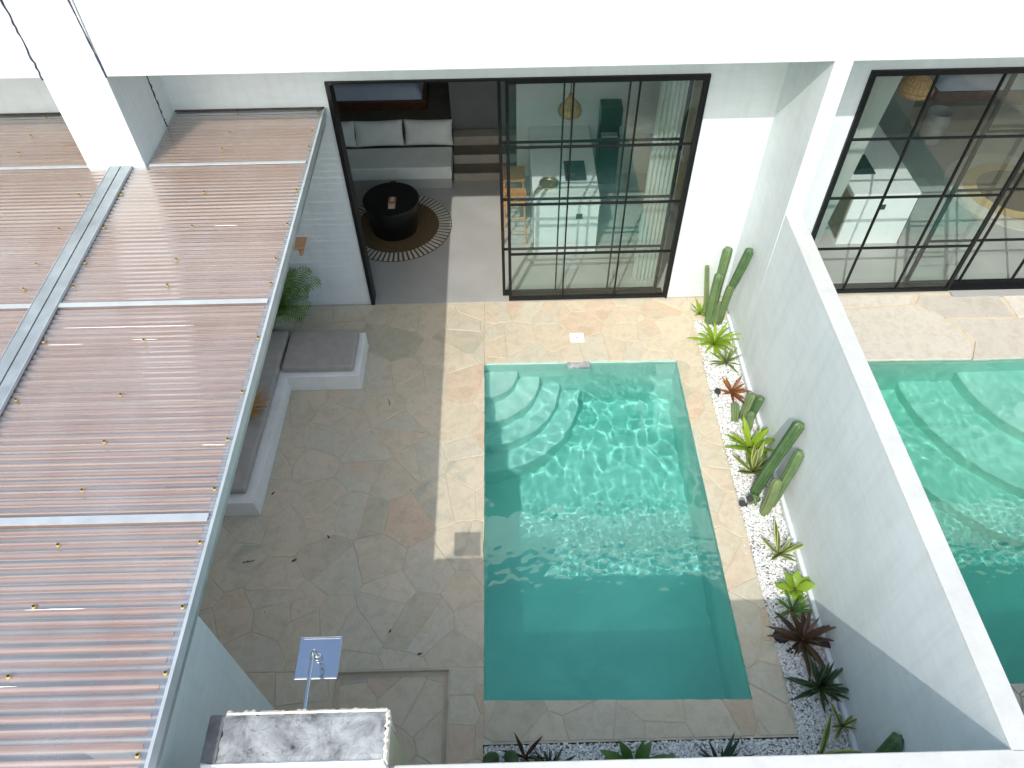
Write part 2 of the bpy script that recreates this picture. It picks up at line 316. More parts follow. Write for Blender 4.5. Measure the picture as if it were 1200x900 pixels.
# ------------------------------------------------------------------ mesh helpers
class MB:
    def __init__(s): s.v = []; s.f = []; s.uv = None
    def add(s, vs, fs):
        o = len(s.v); s.v += [tuple(p) for p in vs]; s.f += [tuple(i+o for i in f) for f in fs]; return s
    def box(s, x0, x1, y0, y1, z0, z1):
        if x0 > x1: x0, x1 = x1, x0
        if y0 > y1: y0, y1 = y1, y0
        if z0 > z1: z0, z1 = z1, z0
        return s.add([(x0,y0,z0),(x1,y0,z0),(x1,y1,z0),(x0,y1,z0),(x0,y0,z1),(x1,y0,z1),(x1,y1,z1),(x0,y1,z1)],
                     [(3,2,1,0),(4,5,6,7),(0,1,5,4),(1,2,6,5),(2,3,7,6),(3,0,4,7)])
    def prism(s, poly, z0, z1):
        n = len(poly)
        vs = [(x,y,z0) for x,y in poly] + [(x,y,z1) for x,y in poly]
        fs = [tuple(range(n-1,-1,-1)), tuple(range(n,2*n))] + [(i,(i+1)%n,n+(i+1)%n,n+i) for i in range(n)]
        return s.add(vs, fs)
    def tube(s, pts, rs, n=8, cap=True):
        pts = [Vector(p) for p in pts]; rs = rs if isinstance(rs, (list, tuple)) else [rs]*len(pts)
        vs = []; fs = []; up = None
        for i, p in enumerate(pts):
            d = (pts[min(i+1,len(pts)-1)] - pts[max(i-1,0)]).normalized()
            if up is None:
                a = Vector((0,0,1)) if abs(d.z) < .9 else Vector((1,0,0)); up = d.cross(a).normalized()
            up = (up - d*up.dot(d)).normalized(); sd = d.cross(up)
            for k in range(n):
                a = 2*pi*k/n; vs.append(p + (up*cos(a) + sd*sin(a))*rs[i])
        for i in range(len(pts)-1):
            for k in range(n):
                fs.append((i*n+k, i*n+(k+1)%n, (i+1)*n+(k+1)%n, (i+1)*n+k))
        if cap:
            fs.append(tuple(range(n-1,-1,-1))); fs.append(tuple(range((len(pts)-1)*n, len(pts)*n)))
        return s.add(vs, fs)
    def lathe(s, prof, n=32, c=(0,0,0)):
        vs = []; fs = []
        for r, z in prof:
            for k in range(n): vs.append((c[0]+r*cos(2*pi*k/n), c[1]+r*sin(2*pi*k/n), c[2]+z))
        m = len(prof)
        for i in range(m-1):
            for k in range(n): fs.append((i*n+k, i*n+(k+1)%n, (i+1)*n+(k+1)%n, (i+1)*n+k))
        if prof[0][0] > 1e-6: fs.append(tuple(range(n-1,-1,-1)))
        if prof[-1][0] > 1e-6: fs.append(tuple(range((m-1)*n, m*n)))
        return s.add(vs, fs)
    def mesh(s, name, mat, smooth=False, off=(0,0,0)):
        me = bpy.data.meshes.new(name)
        me.from_pydata([(a-off[0], b-off[1], c-off[2]) for a,b,c in s.v], [], s.f)
        if isinstance(mat, str): mat = M[mat]
        me.materials.append(mat)
        if smooth: me.polygons.foreach_set('use_smooth', [True]*len(me.polygons))
        me.update(); return me
    def build(s, name, mat, parent=None, loc=None, smooth=False, bevel=0, fix=False):
        """one object; vertex coordinates are world coordinates, the origin goes to loc (or to the parent's base)"""
        base = Vector(loc) if loc is not None else (world_of(parent) if parent else Vector((0,0,0)))
        me = s.mesh(name, mat, smooth, base)
        if fix:
            bm = bmesh.new(); bm.from_mesh(me); bmesh.ops.recalc_face_normals(bm, faces=bm.faces); bm.to_mesh(me); bm.free()
        o = bpy.data.objects.new(name, me); COL.objects.link(o)
        if parent:
            o.parent = parent; o.location = base - world_of(parent)
        else: o.location = base
        WL[o.name] = base
        if bevel:
            md = o.modifiers.new('bevel', 'BEVEL'); md.width = bevel; md.segments = 2; md.limit_method = 'ANGLE'
            md.harden_normals = False
        return o
WL = {}
def world_of(o): return WL[o.name]
def tag(o, label=None, cat=None, group=None, kind=None):
    for k, v in (('label', label), ('category', cat), ('group', group), ('kind', kind)):
        if v: o[k] = v
    return o
def empty(name, loc, label, cat, group=None):
    o = bpy.data.objects.new(name, None); COL.objects.link(o); o.location = loc; o.empty_display_size = 0.1
    WL[o.name] = Vector(loc); return tag(o, label, cat, group)
def inst(name, me, parent, loc=(0,0,0), rot=(0,0,0), sc=(1,1,1)):
    o = bpy.data.objects.new(name, me); COL.objects.link(o); o.parent = parent; o.location = loc; o.rotation_euler = rot; o.scale = sc
    return o

# ------------------------------------------------------------------ key plan numbers
ZR = 3.24                    # pergola roof
YF = 8.44                    # facade plane
YP = 7.27                    # parapet plane
POOL = [(-0.342, 7.172), (2.438, 7.152), (2.455, 2.42), (-0.336, 2.471)]
PX0, PX1, PY0, PY1 = -0.342, 2.45, 2.44, 7.165

# ------------------------------------------------------------------ ground and paving bases
def sheet_with_holes(mb, x0, x1, y0, y1, holes, z, zb=None):
    xs = sorted({x0, x1, *[h[0] for h in holes], *[h[1] for h in holes]}); ys = sorted({y0, y1, *[h[2] for h in holes], *[h[3] for h in holes]})
    xs = [x for x in xs if x0 <= x <= x1]; ys = [y for y in ys if y0 <= y <= y1]
    for i in range(len(xs)-1):
        for j in range(len(ys)-1):
            cx, cy = (xs[i]+xs[i+1])/2, (ys[j]+ys[j+1])/2
            if any(h[0] < cx < h[1] and h[2] < cy < h[3] for h in holes): continue
            mb.add([(xs[i],ys[j],z),(xs[i+1],ys[j],z),(xs[i+1],ys[j+1],z),(xs[i],ys[j+1],z)], [(0,1,2,3)])
P2 = (3.95, 8.1, 2.52, 7.08)
g = MB(); sheet_with_holes(g, -400, 400, -400, 400, [(PX0-.1, PX1+.1, PY0-.1, PY1+.1), (P2[0]-.1, P2[1]+.1, P2[2]-.1, P2[3]+.1)], -0.16)
tag(g.build('ground', 'ground'), kind='structure')

TRAY = (-1.90, -0.70, 1.32, 2.81)
patio = MB()
sheet_with_holes(patio, -9.6, -0.341, 1.2, YF, [TRAY], -0.007)
patio.add([(-0.341,7.170,-.007),(2.438,7.150,-.007),(2.84,7.150,-.007),(2.84,YF,-.007),(-0.341,YF,-.007)], [(0,1,2,3,4)])
patio.add([(-0.341,2.055,-.007),(2.83,2.055,-.007),(2.83,2.420,-.007),(2.455,2.421,-.007),(-0.341,2.472,-.007)], [(0,1,2,3,4)])
patio.add([(2.455,2.421,-.007),(2.83,2.421,-.007),(2.80,7.149,-.007),(2.438,7.149,-.007)], [(0,1,2,3)])
patio.add([(2.84,7.92,-.007),(3.375,7.92,-.007),(3.375,YF,-.007),(2.84,YF,-.007)], [(0,1,2,3)])
# tray walls and bottom
x0,x1,y0,y1 = TRAY
patio.add([(x0,y0,-.075),(x1,y0,-.075),(x1,y1,-.075),(x0,y1,-.075),(x0,y0,-.007),(x1,y0,-.007),(x1,y1,-.007),(x0,y1,-.007)],
          [(0,1,2,3),(1,0,4,5),(2,1,5,6),(3,2,6,7),(0,3,7,4)])
PAT = tag(patio.build('patio', 'grout'), kind='structure')

def clip(poly, a, b, c):     # keep a*x+b*y <= c
    out = []
    for i in range(len(poly)):
        p, q = poly[i], poly[(i+1) % len(poly)]
        dp, dq = a*p[0]+b*p[1]-c, a*q[0]+b*q[1]-c
        if dp <= 0: out.append(p)
        if (dp < 0 < dq) or (dq < 0 < dp):
            t = dp/(dp-dq); out.append((p[0]+t*(q[0]-p[0]), p[1]+t*(q[1]-p[1])))
    return out
def area(p): return 0.5*sum(p[i][0]*p[(i+1)%len(p)][1]-p[(i+1)%len(p)][0]*p[i][1] for i in range(len(p)))
def crazy(region, cell, rnd, joint=(0.003, 0.011), aniso=1.0, edge_gap=0.003):
    """irregular flagstones filling a convex polygon (given anticlockwise)"""
    xs = [p[0] for p in region]; ys = [p[1] for p in region]
    seeds = []
    nx = int((max(xs)-min(xs))/cell)+3; ny = int((max(ys)-min(ys))/(cell*aniso))+3
    for i in range(-1, nx):
        for j in range(-1, ny):
            seeds.append((min(xs)+(i+rnd.uniform(-.1,1.1))*cell, min(ys)+(j+rnd.uniform(-.1,1.1))*cell*aniso, rnd.uniform(0.0, 0.035)))
    cells = []; jw = {}
    for i, s in enumerate(seeds):
        poly = list(region)
        for e in range(len(region)):
            p, q = region[e], region[(e+1) % len(region)]
            nx_, ny_ = q[1]-p[1], -(q[0]-p[0]); l = sqrt(nx_*nx_+ny_*ny_); nx_/=l; ny_/=l
            poly = clip(poly, nx_, ny_, nx_*p[0]+ny_*p[1]-edge_gap)
            if len(poly) < 3: break
        for k, u in enumerate(seeds):
            if k == i or len(poly) < 3: continue
            dx, dy = u[0]-s[0], u[1]-s[1]; d = sqrt(dx*dx+dy*dy)
            if d > cell*3.2 or d < 1e-6: continue
            key = (min(i,k), max(i,k)); w = jw.setdefault(key, rnd.uniform(*joint)); sh = (s[2]-u[2])
            poly = clip(poly, dx/d, dy/d, (dx*(s[0]+u[0])/2+dy*(s[1]+u[1])/2)/d - w/2 + sh)
        if len(poly) >= 3 and area(poly) > 0.0035: cells.append(poly)
    return cells
def rough_poly(poly, rnd, amp=0.007, step=0.09):
    out = []
    n = len(poly)
    for i in range(n):
        p, q = poly[i], poly[(i+1) % n]; L = sqrt((q[0]-p[0])**2+(q[1]-p[1])**2)
        if L < 0.004: continue
        out.append(p); m = min(4, int(L/step))
        nx_, ny_ = -(q[1]-p[1])/L, (q[0]-p[0])/L
        for k in range(1, m+1):
            t = k/(m+1); a = rnd.uniform(0, amp)
            out.append((p[0]+t*(q[0]-p[0])+nx_*a, p[1]+t*(q[1]-p[1])+ny_*a))
    return out
def lay(cells, parent, rnd, z=0.0, mat='stone', name='stone', rough=True, depth=0.014):
    objs = []
    for c in cells:
        if rough: c = rough_poly(c, rnd)
        if len(c) < 3: continue
        cx = sum(p[0] for p in c)/len(c); cy = sum(p[1] for p in c)/len(c); h = z + rnd.uniform(-.0025, .0015); n = len(c)
        ins = []
        for x, y in c:
            d = sqrt((x-cx)**2+(y-cy)**2)+1e-6; k = max(0, (d-0.007)/d); ins.append((cx+(x-cx)*k, cy+(y-cy)*k))
        tx, ty = rnd.uniform(-.006,.006), rnd.uniform(-.006,.006)
        vs = [(x,y,z-depth) for x,y in c] + [(x,y,h-.004) for x,y in c] + [(x,y,h+(x-cx)*tx+(y-cy)*ty) for x,y in ins]
        fs = [(i,(i+1)%n,n+(i+1)%n,n+i) for i in range(n)] + [(n+i,n+(i+1)%n,2*n+(i+1)%n,2*n+i) for i in range(n)] + [tuple(range(2*n,3*n))]
        mb = MB().add(vs, fs); objs.append(mb.build(name, mat, parent, loc=(cx,cy,z)))
    return objs
rs = random.Random(11)
# main terrace (visible part), divided like the photo: field, pool-side band, house-side band, coping bands
lay(crazy([(-3.6,2.82),(-0.322,2.82),(-0.327,YF),(-3.6,YF)], 0.45, rs), PAT, rs)
lay(crazy([(-3.0,1.35),(-1.92,1.35),(-1.92,2.815),(-3.0,2.815)], 0.42, rs), PAT, rs)
lay(crazy([(-1.86,1.36),(-0.74,1.36),(-0.74,2.77),(-1.86,2.77)], 0.42, rs), PAT, rs, z=-0.068)
lay(crazy([(-0.69,1.36),(-0.335,1.36),(-0.322,2.815),(-0.69,2.815)], 0.38, rs, (0.004,0.012)), PAT, rs)
lay(crazy([(-0.325,7.158),(2.44,7.138),(2.80,7.17),(2.80,YF-.005),(-0.325,YF-.005)], 0.42, rs), PAT, rs)
lay(crazy([(2.440,2.07),(2.825,2.07),(2.80,7.17),(2.425,7.17)], 0.40, rs, (0.004,0.012), 1.3), PAT, rs, z=0.001)
lay(crazy([(-0.33,2.07),(2.435,2.07),(2.435,2.434),(-0.33,2.486)], 0.52, rs, (0.004,0.012), 0.8), PAT, rs, z=0.001)
lay(crazy([(2.81,7.95),(3.365,7.95),(3.365,YF-.005),(2.81,YF-.005)], 0.36, rs), PAT, rs, z=0.001)

# ------------------------------------------------------------------ building shell
HB = empty('townhouse', (0, YF, 0), 'white plastered townhouse with deep overhanging parapet above the tall glass doors', 'house')
def wbox(name, *b, mat='white', bevel=0.006, parent=HB): return MB().box(*b).build(name, mat, parent, bevel=bevel)
XL, XR = -12.0, 14.0
wbox('parapet', XL, -4.605, YP, YP+.22, 4.32, 6.35)
wbox('parapet', -3.955, 14.0, YP, YP+.22, 4.318, 6.35)
wbox('soffit', XL, XR, YP+.21, 15, 4.33, 4.5, bevel=0)
wbox('flat_roof', XL, XR, YP+.215, 15.2, 5.9, 6.05, mat='concrete', bevel=0)
# pillars
pl = MB().box(-4.60, -3.965, YP-.004, 8.09, 0.0, 6.34).build('pillar', 'white', HB, bevel=0.006)
MB().box(-4.58, -3.972, 8.098, 8.50, 0.0, 4.4).build('pillar', 'white', HB)
pr_ = MB().box(3.378, 3.572, YP+.004, 8.5, 0.0, 4.4).build('pillar', 'white', HB, bevel=0.006)
wbox('facade_wall', -3.98, -2.083, YF, YF+.2, 0, 4.4)
wbox('facade_wall', 2.478, 3.40, YF+.002, YF+.2, 0, 4.4)
wbox('facade_wall', 3.55, 4.392, YF+.002, YF+.2, 0, 4.4)
wbox('facade_wall', XL, -4.55, YF+.002, YF+.2, 0, 4.4)
wbox('facade_wall', 9.4, XR, YF+.002, YF+.2, 0, 4.4)
wbox('door_lintel', -2.09, 2.485, YF+.001, YF+.198, 3.615, 4.398, bevel=0)
wbox('door_lintel', 4.388, 9.41, YF+.001, YF+.198, 3.615, 4.398, bevel=0)
# dark caulked cracks at the pillar joints
def crack(pts, parent, w=0.012):
    rc = random.Random(len(pts)+int(abs(pts[0][0])*100)); mb = MB(); a = Vector(pts[0]); b = Vector(pts[1]); n = 46; P = []
    for i in range(n+1):
        p = a.lerp(b, i/n); P.append(p + Vector((rc.uniform(-.010,.010) if abs(a.x-b.x)<.06 and abs(a.y-b.y)<.02 else 0, rc.uniform(-.004,.004) if abs(a.y-b.y)>.0 else 0, 0)))
    mb.tube(P, [w*rc.uniform(.55,1.1) for _ in P], 5); return mb.build('crack', 'caulk', parent)
crack([(-4.605, YP-.004, 4.30), (-4.618, YP-.004, 6.3)], pl, 0.011)
crack([(-3.962, YP-.004, 4.315), (-4.05, YP-.004, 6.3)], pl, 0.011)
crack([(-3.963, 8.093, 3.28), (-3.963, 8.096, 4.32)], pl, 0.010)
# interior: floors, partitions, ceiling
fl = MB()
fl.box(-12, 14, YF-.012, 15, -.14, 0.012)
tag(fl.build('interior_floor', 'concrete'), kind='structure')
MB().box(3.39, 3.56, YF+.2, 15, 0, 4.33).build('partition_wall', 'inner', HB)
MB().box(-3.75, -3.60, YF+.2, 15, 0, 4.33).build('partition_wall', 'inner', HB)
MB().box(.25, 3.39, 11.75, 11.9, 0, 4.33).build('back_wall', 'inner', HB)
MB().box(.252, .40, 11.9, 12.7, 0, 4.33).build('back_wall', 'darkwall', HB)
MB().box(-3.6, -.86, 14.5, 14.65, 0, 4.33).build('back_wall', 'inner', HB)
MB().box(-.93, .30, 12.56, 12.7, 0.0, 4.33).build('back_wall', 'darkwall', HB)
MB().box(3.56, 6.56, 11.75, 11.9, 0, 4.33).build('back_wall', 'inner', HB)
MB().box(6.561, 6.60, 11.74, 12.89, 0, 4.33).build('back_wall', 'darkwall', HB)
MB().box(6.561, 7.76, 12.9, 13.0, 0, 4.33).build('back_wall', 'darkwall', HB)
MB().box(3.56, 12.0, 14.6, 14.75, 0, 4.33).build('back_wall', 'inner', HB)
MB().box(-12, 14, 15.0, 15.2, 0, 6.0).build('back_wall', 'white', HB)
MB().box(13.8, 14, 8.6, 15.0, 0, 5.9).build('side_wall', 'white', HB)
MB().box(-12, -11.8, 8.6, 15.0, 0, 5.9).build('side_wall', 'white', HB)

# ------------------------------------------------------------------ glass door panels
def door_panel(root, x0, x1, y, cols, rows, z0, z1, stile=0.044, th=0.05, bar=0.020, botrail=0.075):
    fr = MB()
    fr.box(x0, x0+stile, y-th/2, y+th/2, z0, z1).box(x1-stile, x1, y-th/2, y+th/2, z0, z1)
    fr.box(x0+stile, x1-stile, y-th/2+.001, y+th/2-.001, z1-stile, z1).box(x0+stile, x1-stile, y-th/2+.001, y+th/2-.001, z0, z0+botrail*.7)
    f = fr.build('panel_frame', 'black', root)
    xe = [x0+stile] + cols + [x1-stile]; ze = [z0+botrail*.7] + rows + [z1-stile]
    for c in cols:
        MB().box(c-bar/2, c+bar/2, y-th/2+.004, y+th/2-.004, ze[0], ze[-1]).build('mullion', 'black', f)
    for r in rows:
        for i in range(len(xe)-1):
            a = xe[i] + (bar/2 if i else 0); b = xe[i+1] - (bar/2 if i < len(xe)-2 else 0)
            MB().box(a, b, y-th/2+.006, y+th/2-.006, r-bar/2, r+bar/2).build('glazing_bar', 'black', f)
    for i in range(len(xe)-1):
        for j in range(len(ze)-1):
            a = xe[i] + (bar/2 if i else 0); b = xe[i+1] - (bar/2 if i < len(xe)-2 else 0)
            c = ze[j] + (bar/2 if j else 0); d = ze[j+1] - (bar/2 if j < len(ze)-2 else 0)
            MB().add([(a,y,c),(b,y,c),(b,y,d),(a,y,d)], [(0,1,2,3)]).build('pane', 'glass', f)
    return f
D1 = empty('sliding_glass_door', (0.2, YF, 0), 'black framed sliding glass door slid open beside the pool terrace, with the living room showing', 'door')
fr = MB()
fr.box(-2.083, -2.03, YF-.03, YF+.19, 0.012, 3.61); fr.box(2.462, 2.484, YF-.0305, YF+.19, 0.012, 3.61)
fr.box(-2.03, 2.462, YF-.029, YF+.189, 3.588, 3.614); fr.box(0.05, 2.43, YF+.0, YF+.20, 0.013, 0.03)
fr.build('outer_frame', 'black', D1)
door_panel(D1, 0.045, 2.461, YF, [0.868, 1.662], [0.93, 1.80, 2.68], 0.03, 3.587)
door_panel(D1, -0.05, 2.33, YF+.12, [0.765, 1.565], [0.93, 1.80, 2.68], 0.03, 3.586, botrail=0.11)
MB().box(-0.035, -0.015, YF+.07, YF+.095, 1.0, 1.28).build('handle', 'rubber', D1)
D2 = empty('sliding_glass_door', (6.5, YF, 0), 'closed black framed glass door of the neighbouring unit beyond the garden wall', 'door')
fr = MB()
fr.box(4.392, 4.418, YF-.03, YF+.19, 0.012, 3.61); fr.box(9.35, 9.40, YF-.03, YF+.19, 0.012, 3.61)
fr.box(4.418, 9.35, YF-.029, YF+.189, 3.588, 3.614); fr.box(4.445, 9.35, YF+.0, YF+.20, 0.013, 0.03)
fr.build('outer_frame', 'black', D2)
door_panel(D2, 4.419, 6.85, YF, [5.21, 6.02], [0.90, 1.79, 2.69], 0.03, 3.587)
door_panel(D2, 6.20, 8.68, YF+.12, [7.05, 7.87], [0.90, 1.79, 2.69], 0.03, 3.586, botrail=0.11)

# ------------------------------------------------------------------ living room
def pillow_mesh(w, h, t, seed, n=14):
    """a plump square-cornered cushion in the XZ plane, thickness along Y"""
    rr = random.Random(seed); vs = []; fs = []
    for sgn in (-1, 1):
        for i in range(n+1):
            for j in range(n+1):
                u, v = i/n*2-1, j/n*2-1
                k = max(0, (1-u**4)*(1-v**4))**0.5
                px = u*w/2*(1-0.05*(1-v*v)); pz = v*h/2*(1-0.06*(1-u*u))
                y = sgn*(t/2*k*(1-0.12*abs(noise.noise(Vector((u*2+seed, v*2, sgn))))) + 0.004)
                vs.append((px, y, pz))
    m = (n+1)*(n+1)
    for i in range(n):
        for j in range(n):
            a = i*(n+1)+j; q = (a, a+1, a+n+2, a+n+1); fs.append(q[::1]); fs.append(tuple(x+m for x in q[::-1]))
    ring = [i*(n+1) for i in range(n+1)] + [n*(n+1)+j for j in range(1, n+1)] + [i*(n+1)+n for i in range(n-1,-1,-1)] + [j for j in range(n-1,0,-1)]
    for k in range(len(ring)):
        a, b = ring[k], ring[(k+1)%len(ring)]; fs.append((a, b, b+m, a+m))
    return MB().add(vs, fs)
sofa = empty('sofa', (-2.2, 11.4, 0.012), 'built in sofa with a pale seat pad on a grey plinth below the bed', 'sofa')
MB().box(-3.6, -0.925, 11.42, 12.3, 0.012, 0.21).build('plinth', 'concrete', sofa)
MB().box(-3.6, -0.915, 11.395, 12.05, 0.215, 0.46).build('seat_pad', 'seatwhite', sofa, bevel=0.015)
MB().box(-2.02, -1.92, 11.412, 11.421, 0.09, 0.18).build('socket', 'socket', sofa)
for k, (x, lb) in enumerate(((-3.07, 'pale back pillow at the left end of the sofa, half behind the door frame'), (-2.215, 'wide pale back pillow in the middle of the sofa'), (-1.325, 'pale back pillow at the right end of the sofa by the steps'))):
    p = pillow_mesh(0.88, 0.46, 0.17, k+1); o = p.build('pillow', 'pillow', None, loc=(0,0,0), smooth=True)
    o.location = (x, 12.13, 0.70); o.rotation_euler = (radians(-18), 0, radians((-1, 1.5, -2)[k])); tag(o, lb, 'pillow', 'pillows along the back of the sofa')
# platform, steps
pf = MB().box(-3.6, -0.93, 12.30, 14.5, 0.0, 0.575)
tag(pf.build('bed_platform', 'platform'), 'raised brown concrete platform behind the sofa carrying the bed', 'platform')
stp = empty('steps', (-.3, 11.6, 0.012), 'three shallow concrete steps between the sofa and the open glass door', 'steps')
MB().box(-0.90, 0.25, 11.62, 12.5, 0.012, 0.165).build('step', 'riser', stp)
MB().box(-0.898, 0.249, 11.93, 12.5, 0.166, 0.345).build('step', 'riser', stp)
MB().box(-0.896, 0.248, 12.26, 12.5, 0.346, 0.52).build('step', 'riser', stp)
for y0, z in ((11.63, .166), (11.94, .346)):
    MB().box(-0.895, 0.245, y0+.0, y0+.30, z-.002, z+.004).build('tread', 'platform', stp)
bed = empty('bed', (-2.4, 13.1, .575), 'low bed with blue white linen on a dark red wooden base at the back', 'bed')
MB().box(-3.55, -1.42, 13.12, 14.45, 0.575, 0.76).build('bed_base', 'bedwood', bed, bevel=0.01)
mt = MB(); mv = []; n = 20
mb_ = MB()
def mattress(x0, x1, y0, y1, z0, z1):
    nx, ny = 26, 16; vs = []; fs = []
    for i in range(nx+1):
        for j in range(ny+1):
            u, v = i/nx, j/ny
            e = min(1, min(u, 1-u)*14)*min(1, min(v, 1-v)*10)
            z = z0 + (z1-z0)*(e**.35) + .012*noise.noise(Vector((u*9, v*7, 2))) * e
            vs.append((x0+(x1-x0)*u, y0+(y1-y0)*v, z))
    for i in range(nx):
        for j in range(ny): a = i*(ny+1)+j; fs.append((a, a+ny+1, a+ny+2, a+1))
    return MB().add(vs, fs)
mattress(-3.53, -1.50, 13.17, 14.43, .765, .98).build('mattress', 'bedlinen', bed, smooth=True)

def make_rug(loc, r_in, r_out, style, label):
    R_ = empty('rug', loc, label, 'rug')
    x, y, z = loc
    if style == 'sun':
        MB().lathe([(0.001, .0), (r_in, .0), (r_in, .010), (r_in-.01, .013), (0.001, .013)], 64, loc).build('rug_centre', 'rug_brown', R_)
        MB().lathe([(r_in, .0), (r_out, .0), (r_out, .006), (r_in, .006)], 64, loc).build('rug_border', 'rug_brown', R_)
        nb = 66
        for k in range(nb):
            a = 2*pi*k/nb; da = 0.29*2*pi/nb; i0, i1 = r_in+.012, r_out-.012
            pts = [(x+r*cos(a+s*da*(1 if r > i0 else .9)), y+r*sin(a+s*da)) for r, s in ((i0,-1),(i1,-1),(i1,1),(i0,1))]
            MB().prism(pts, z+.004, z+.014).build('braid_stripe', 'rug_white', R_)
    else:
        MB().lathe([(0.001, .0), (r_in*.72, .0), (r_in*.72, .016), (0.001, .016)], 64, loc).build('rug_centre', 'rug_dark', R_)
        MB().lathe([(r_in*.72, .0), (r_in, .0), (r_in, .013), (r_in*.72, .013)], 64, loc).build('rug_ring', 'rug_tan', R_)
        prof = [(r_in, .0), (r_out, .0), (r_out, .010), (r_in, .010)]
        MB().lathe(prof, 96, loc).build('rug_border', 'rug_white', R_)
    return R_
make_rug((-1.83, 10.34, 0.0125), 0.70, 0.93, 'sun', 'round brown rug with a ring of white stripes under the black coffee table')
ct = empty('coffee_table', (-1.86, 10.28, .026), 'black drum coffee table standing on the round striped rug', 'coffee table')
zt = 0.60
MB().lathe([(0.36, 0), (0.38, .02), (0.445, zt-.05), (0.445, zt-.045)], 64, (-1.86, 10.28, .026)).build('drum', 'charcoal', ct, smooth=True)
MB().lathe([(0.438, zt-.045), (0.462, zt-.04), (0.467, zt-.02), (0.462, zt), (0.455, zt+.004), (0.0005, zt+.004)], 64, (-1.86, 10.28, .026)).build('top', 'charcoal', ct)
bx = empty('small_box', (-1.83, 10.13, .63), 'small orange and cream box lying on the black coffee table', 'box')
MB().box(-1.885, -1.765, 10.09, 10.27, .631, .665).build('box_body', 'rattan', bx, bevel=.004)
MB().box(-1.85, -1.79, 10.15, 10.26, .6655, .672).build('card', 'paper', bx)
MB().box(-1.875, -1.77, 10.0, 10.088, .631, .655).build('notepad', 'paper', bx)

def pendant(loc, r, h, cord, label):
    p = empty('pendant_lamp', loc, label, 'pendant lamp', None)
    x, y, z = loc
    prof = [(r*.55, 0), (r*.92, h*.12), (r, h*.28), (r*.85, h*.48), (r*.5, h*.68), (r*.22, h*.84), (r*.12, h)]
    prof2 = [(a*.94, b) for a, b in prof][::-1]
    sh = MB().lathe(prof, 28, loc)
    m = len(prof)
    s = MB(); vs = []
    for pr2 in (prof, ): pass
    o = MB()
    o.lathe(prof + prof2 + [(prof[0][0]*.94, 0)], 28, loc)
    o.f = [f for f in o.f if len(f) == 4]
    o.build('lamp_shade', 'straw', p, smooth=True)
    # woven ribs
    rb = MB()
    for k in range(0, 20):
        a = 2*pi*k/20
        rb.tube([(x+(q*1.01)*cos(a), y+(q*1.01)*sin(a), z+b) for q, b in prof], .004*r/.17, 4)
    for q, b in prof:
        rb.tube([(x+q*1.012*cos(2*pi*k/24), y+q*1.012*sin(2*pi*k/24), z+b) for k in range(25)], .005*r/.17, 4)
    rb.build('woven_ribs', 'rattan', p)
    MB().tube([(x, y, z+h*.95), (x, y, z+cord)], .008, 6).build('cord', 'socket', p)
    MB().lathe([(.02,0),(.05,.04),(.055,.08),(.03,.13),(.02,.15)], 14, (x,y,z+h*.35)).build('bulb', 'drain', p, smooth=True)
    return p
pendant((1.02, 10.3, 2.02), 0.175, 0.36, 2.2, 'straw pendant lamp shaped like a drop above the kitchen counter')
pendant((-2.55, 12.9, 1.42), 0.17, 0.3, 2.9, 'straw pendant lamp hanging low in front of the bed linen')

# ------------------------------------------------------------------ kitchen
def kitchen(xa, xb, y0, y1, mirror, which):
    ctr = empty('kitchen_counter', ((xa+xb)/2, y0, .012), 'white kitchen counter seen through the glass ' + which, 'kitchen counter')
    MB().box(xa+.02, xb-.02, y0+.015, y1-.01, .012, .955).build('cabinet', 'island', ctr)
    MB().box(xa, xb, y0, y1, .957, 1.0).build('counter_top', 'countertop', ctr, bevel=.004)
    xs = xa+.69*(xb-xa) if not mirror else xa+.5*(xb-xa)
    MB().box(xs-.05, xs+.05, y0+.004, y0+.016, .70, .79).build('socket', 'socket', ctr)
    if mirror:
        MB().box(xa+.001, xa+.0195, y0+.06, y0+.75, .10, .90).build('side_panel', 'walnut', ctr)
        MB().box(xb-.0195, xb-.001, y0+.02, y1-.3, .10, .95).build('side_panel', 'walnut', ctr)
    return ctr
kitchen(0.455, 1.50, 9.53, 11.74, False, 'behind the right half of the open door')
kitchen(5.45, 6.50, 9.60, 11.74, True, 'of the neighbouring unit')
def hob(x0, x1, y0, y1, which):
    h = empty('hob', ((x0+x1)/2, (y0+y1)/2, 1.0), 'black glass hob set on the white counter ' + which, 'hob')
    MB().box(x0, x1, y0, y1, 1.001, 1.02).build('hob_plate', 'charcoal', h, bevel=.004)
    for cx, cy in ((.3,.28),(.7,.28),(.3,.72),(.7,.72)):
        MB().lathe([(.055,0),(.06,.003),(.05,.006),(.0005,.006)], 20, (x0+cx*(x1-x0), y0+cy*(y1-y0), 1.0201)).build('burner', 'rubber', h)
hob(0.99, 1.33, 10.12, 10.66, 'near the brass pan')
hob(5.60, 5.95, 10.12, 10.66, 'of the neighbouring kitchen')
pan = empty('pan', (.70, 9.98, 1.0), 'round brass pan with its handle towards the window, on the white counter', 'pan')
MB().lathe([(.0005,.001),(.12,.001),(.15,.05),(.155,.052),(.123,.009),(.0005,.009)], 32, (.72, 10.02, 1.0)).build('pan_body', 'brass', pan, smooth=True)
MB().tube([(.62, 9.90, 1.05), (.54, 9.82, 1.07), (.48, 9.72, 1.08)], .016, 8).build('handle', 'brass', pan)
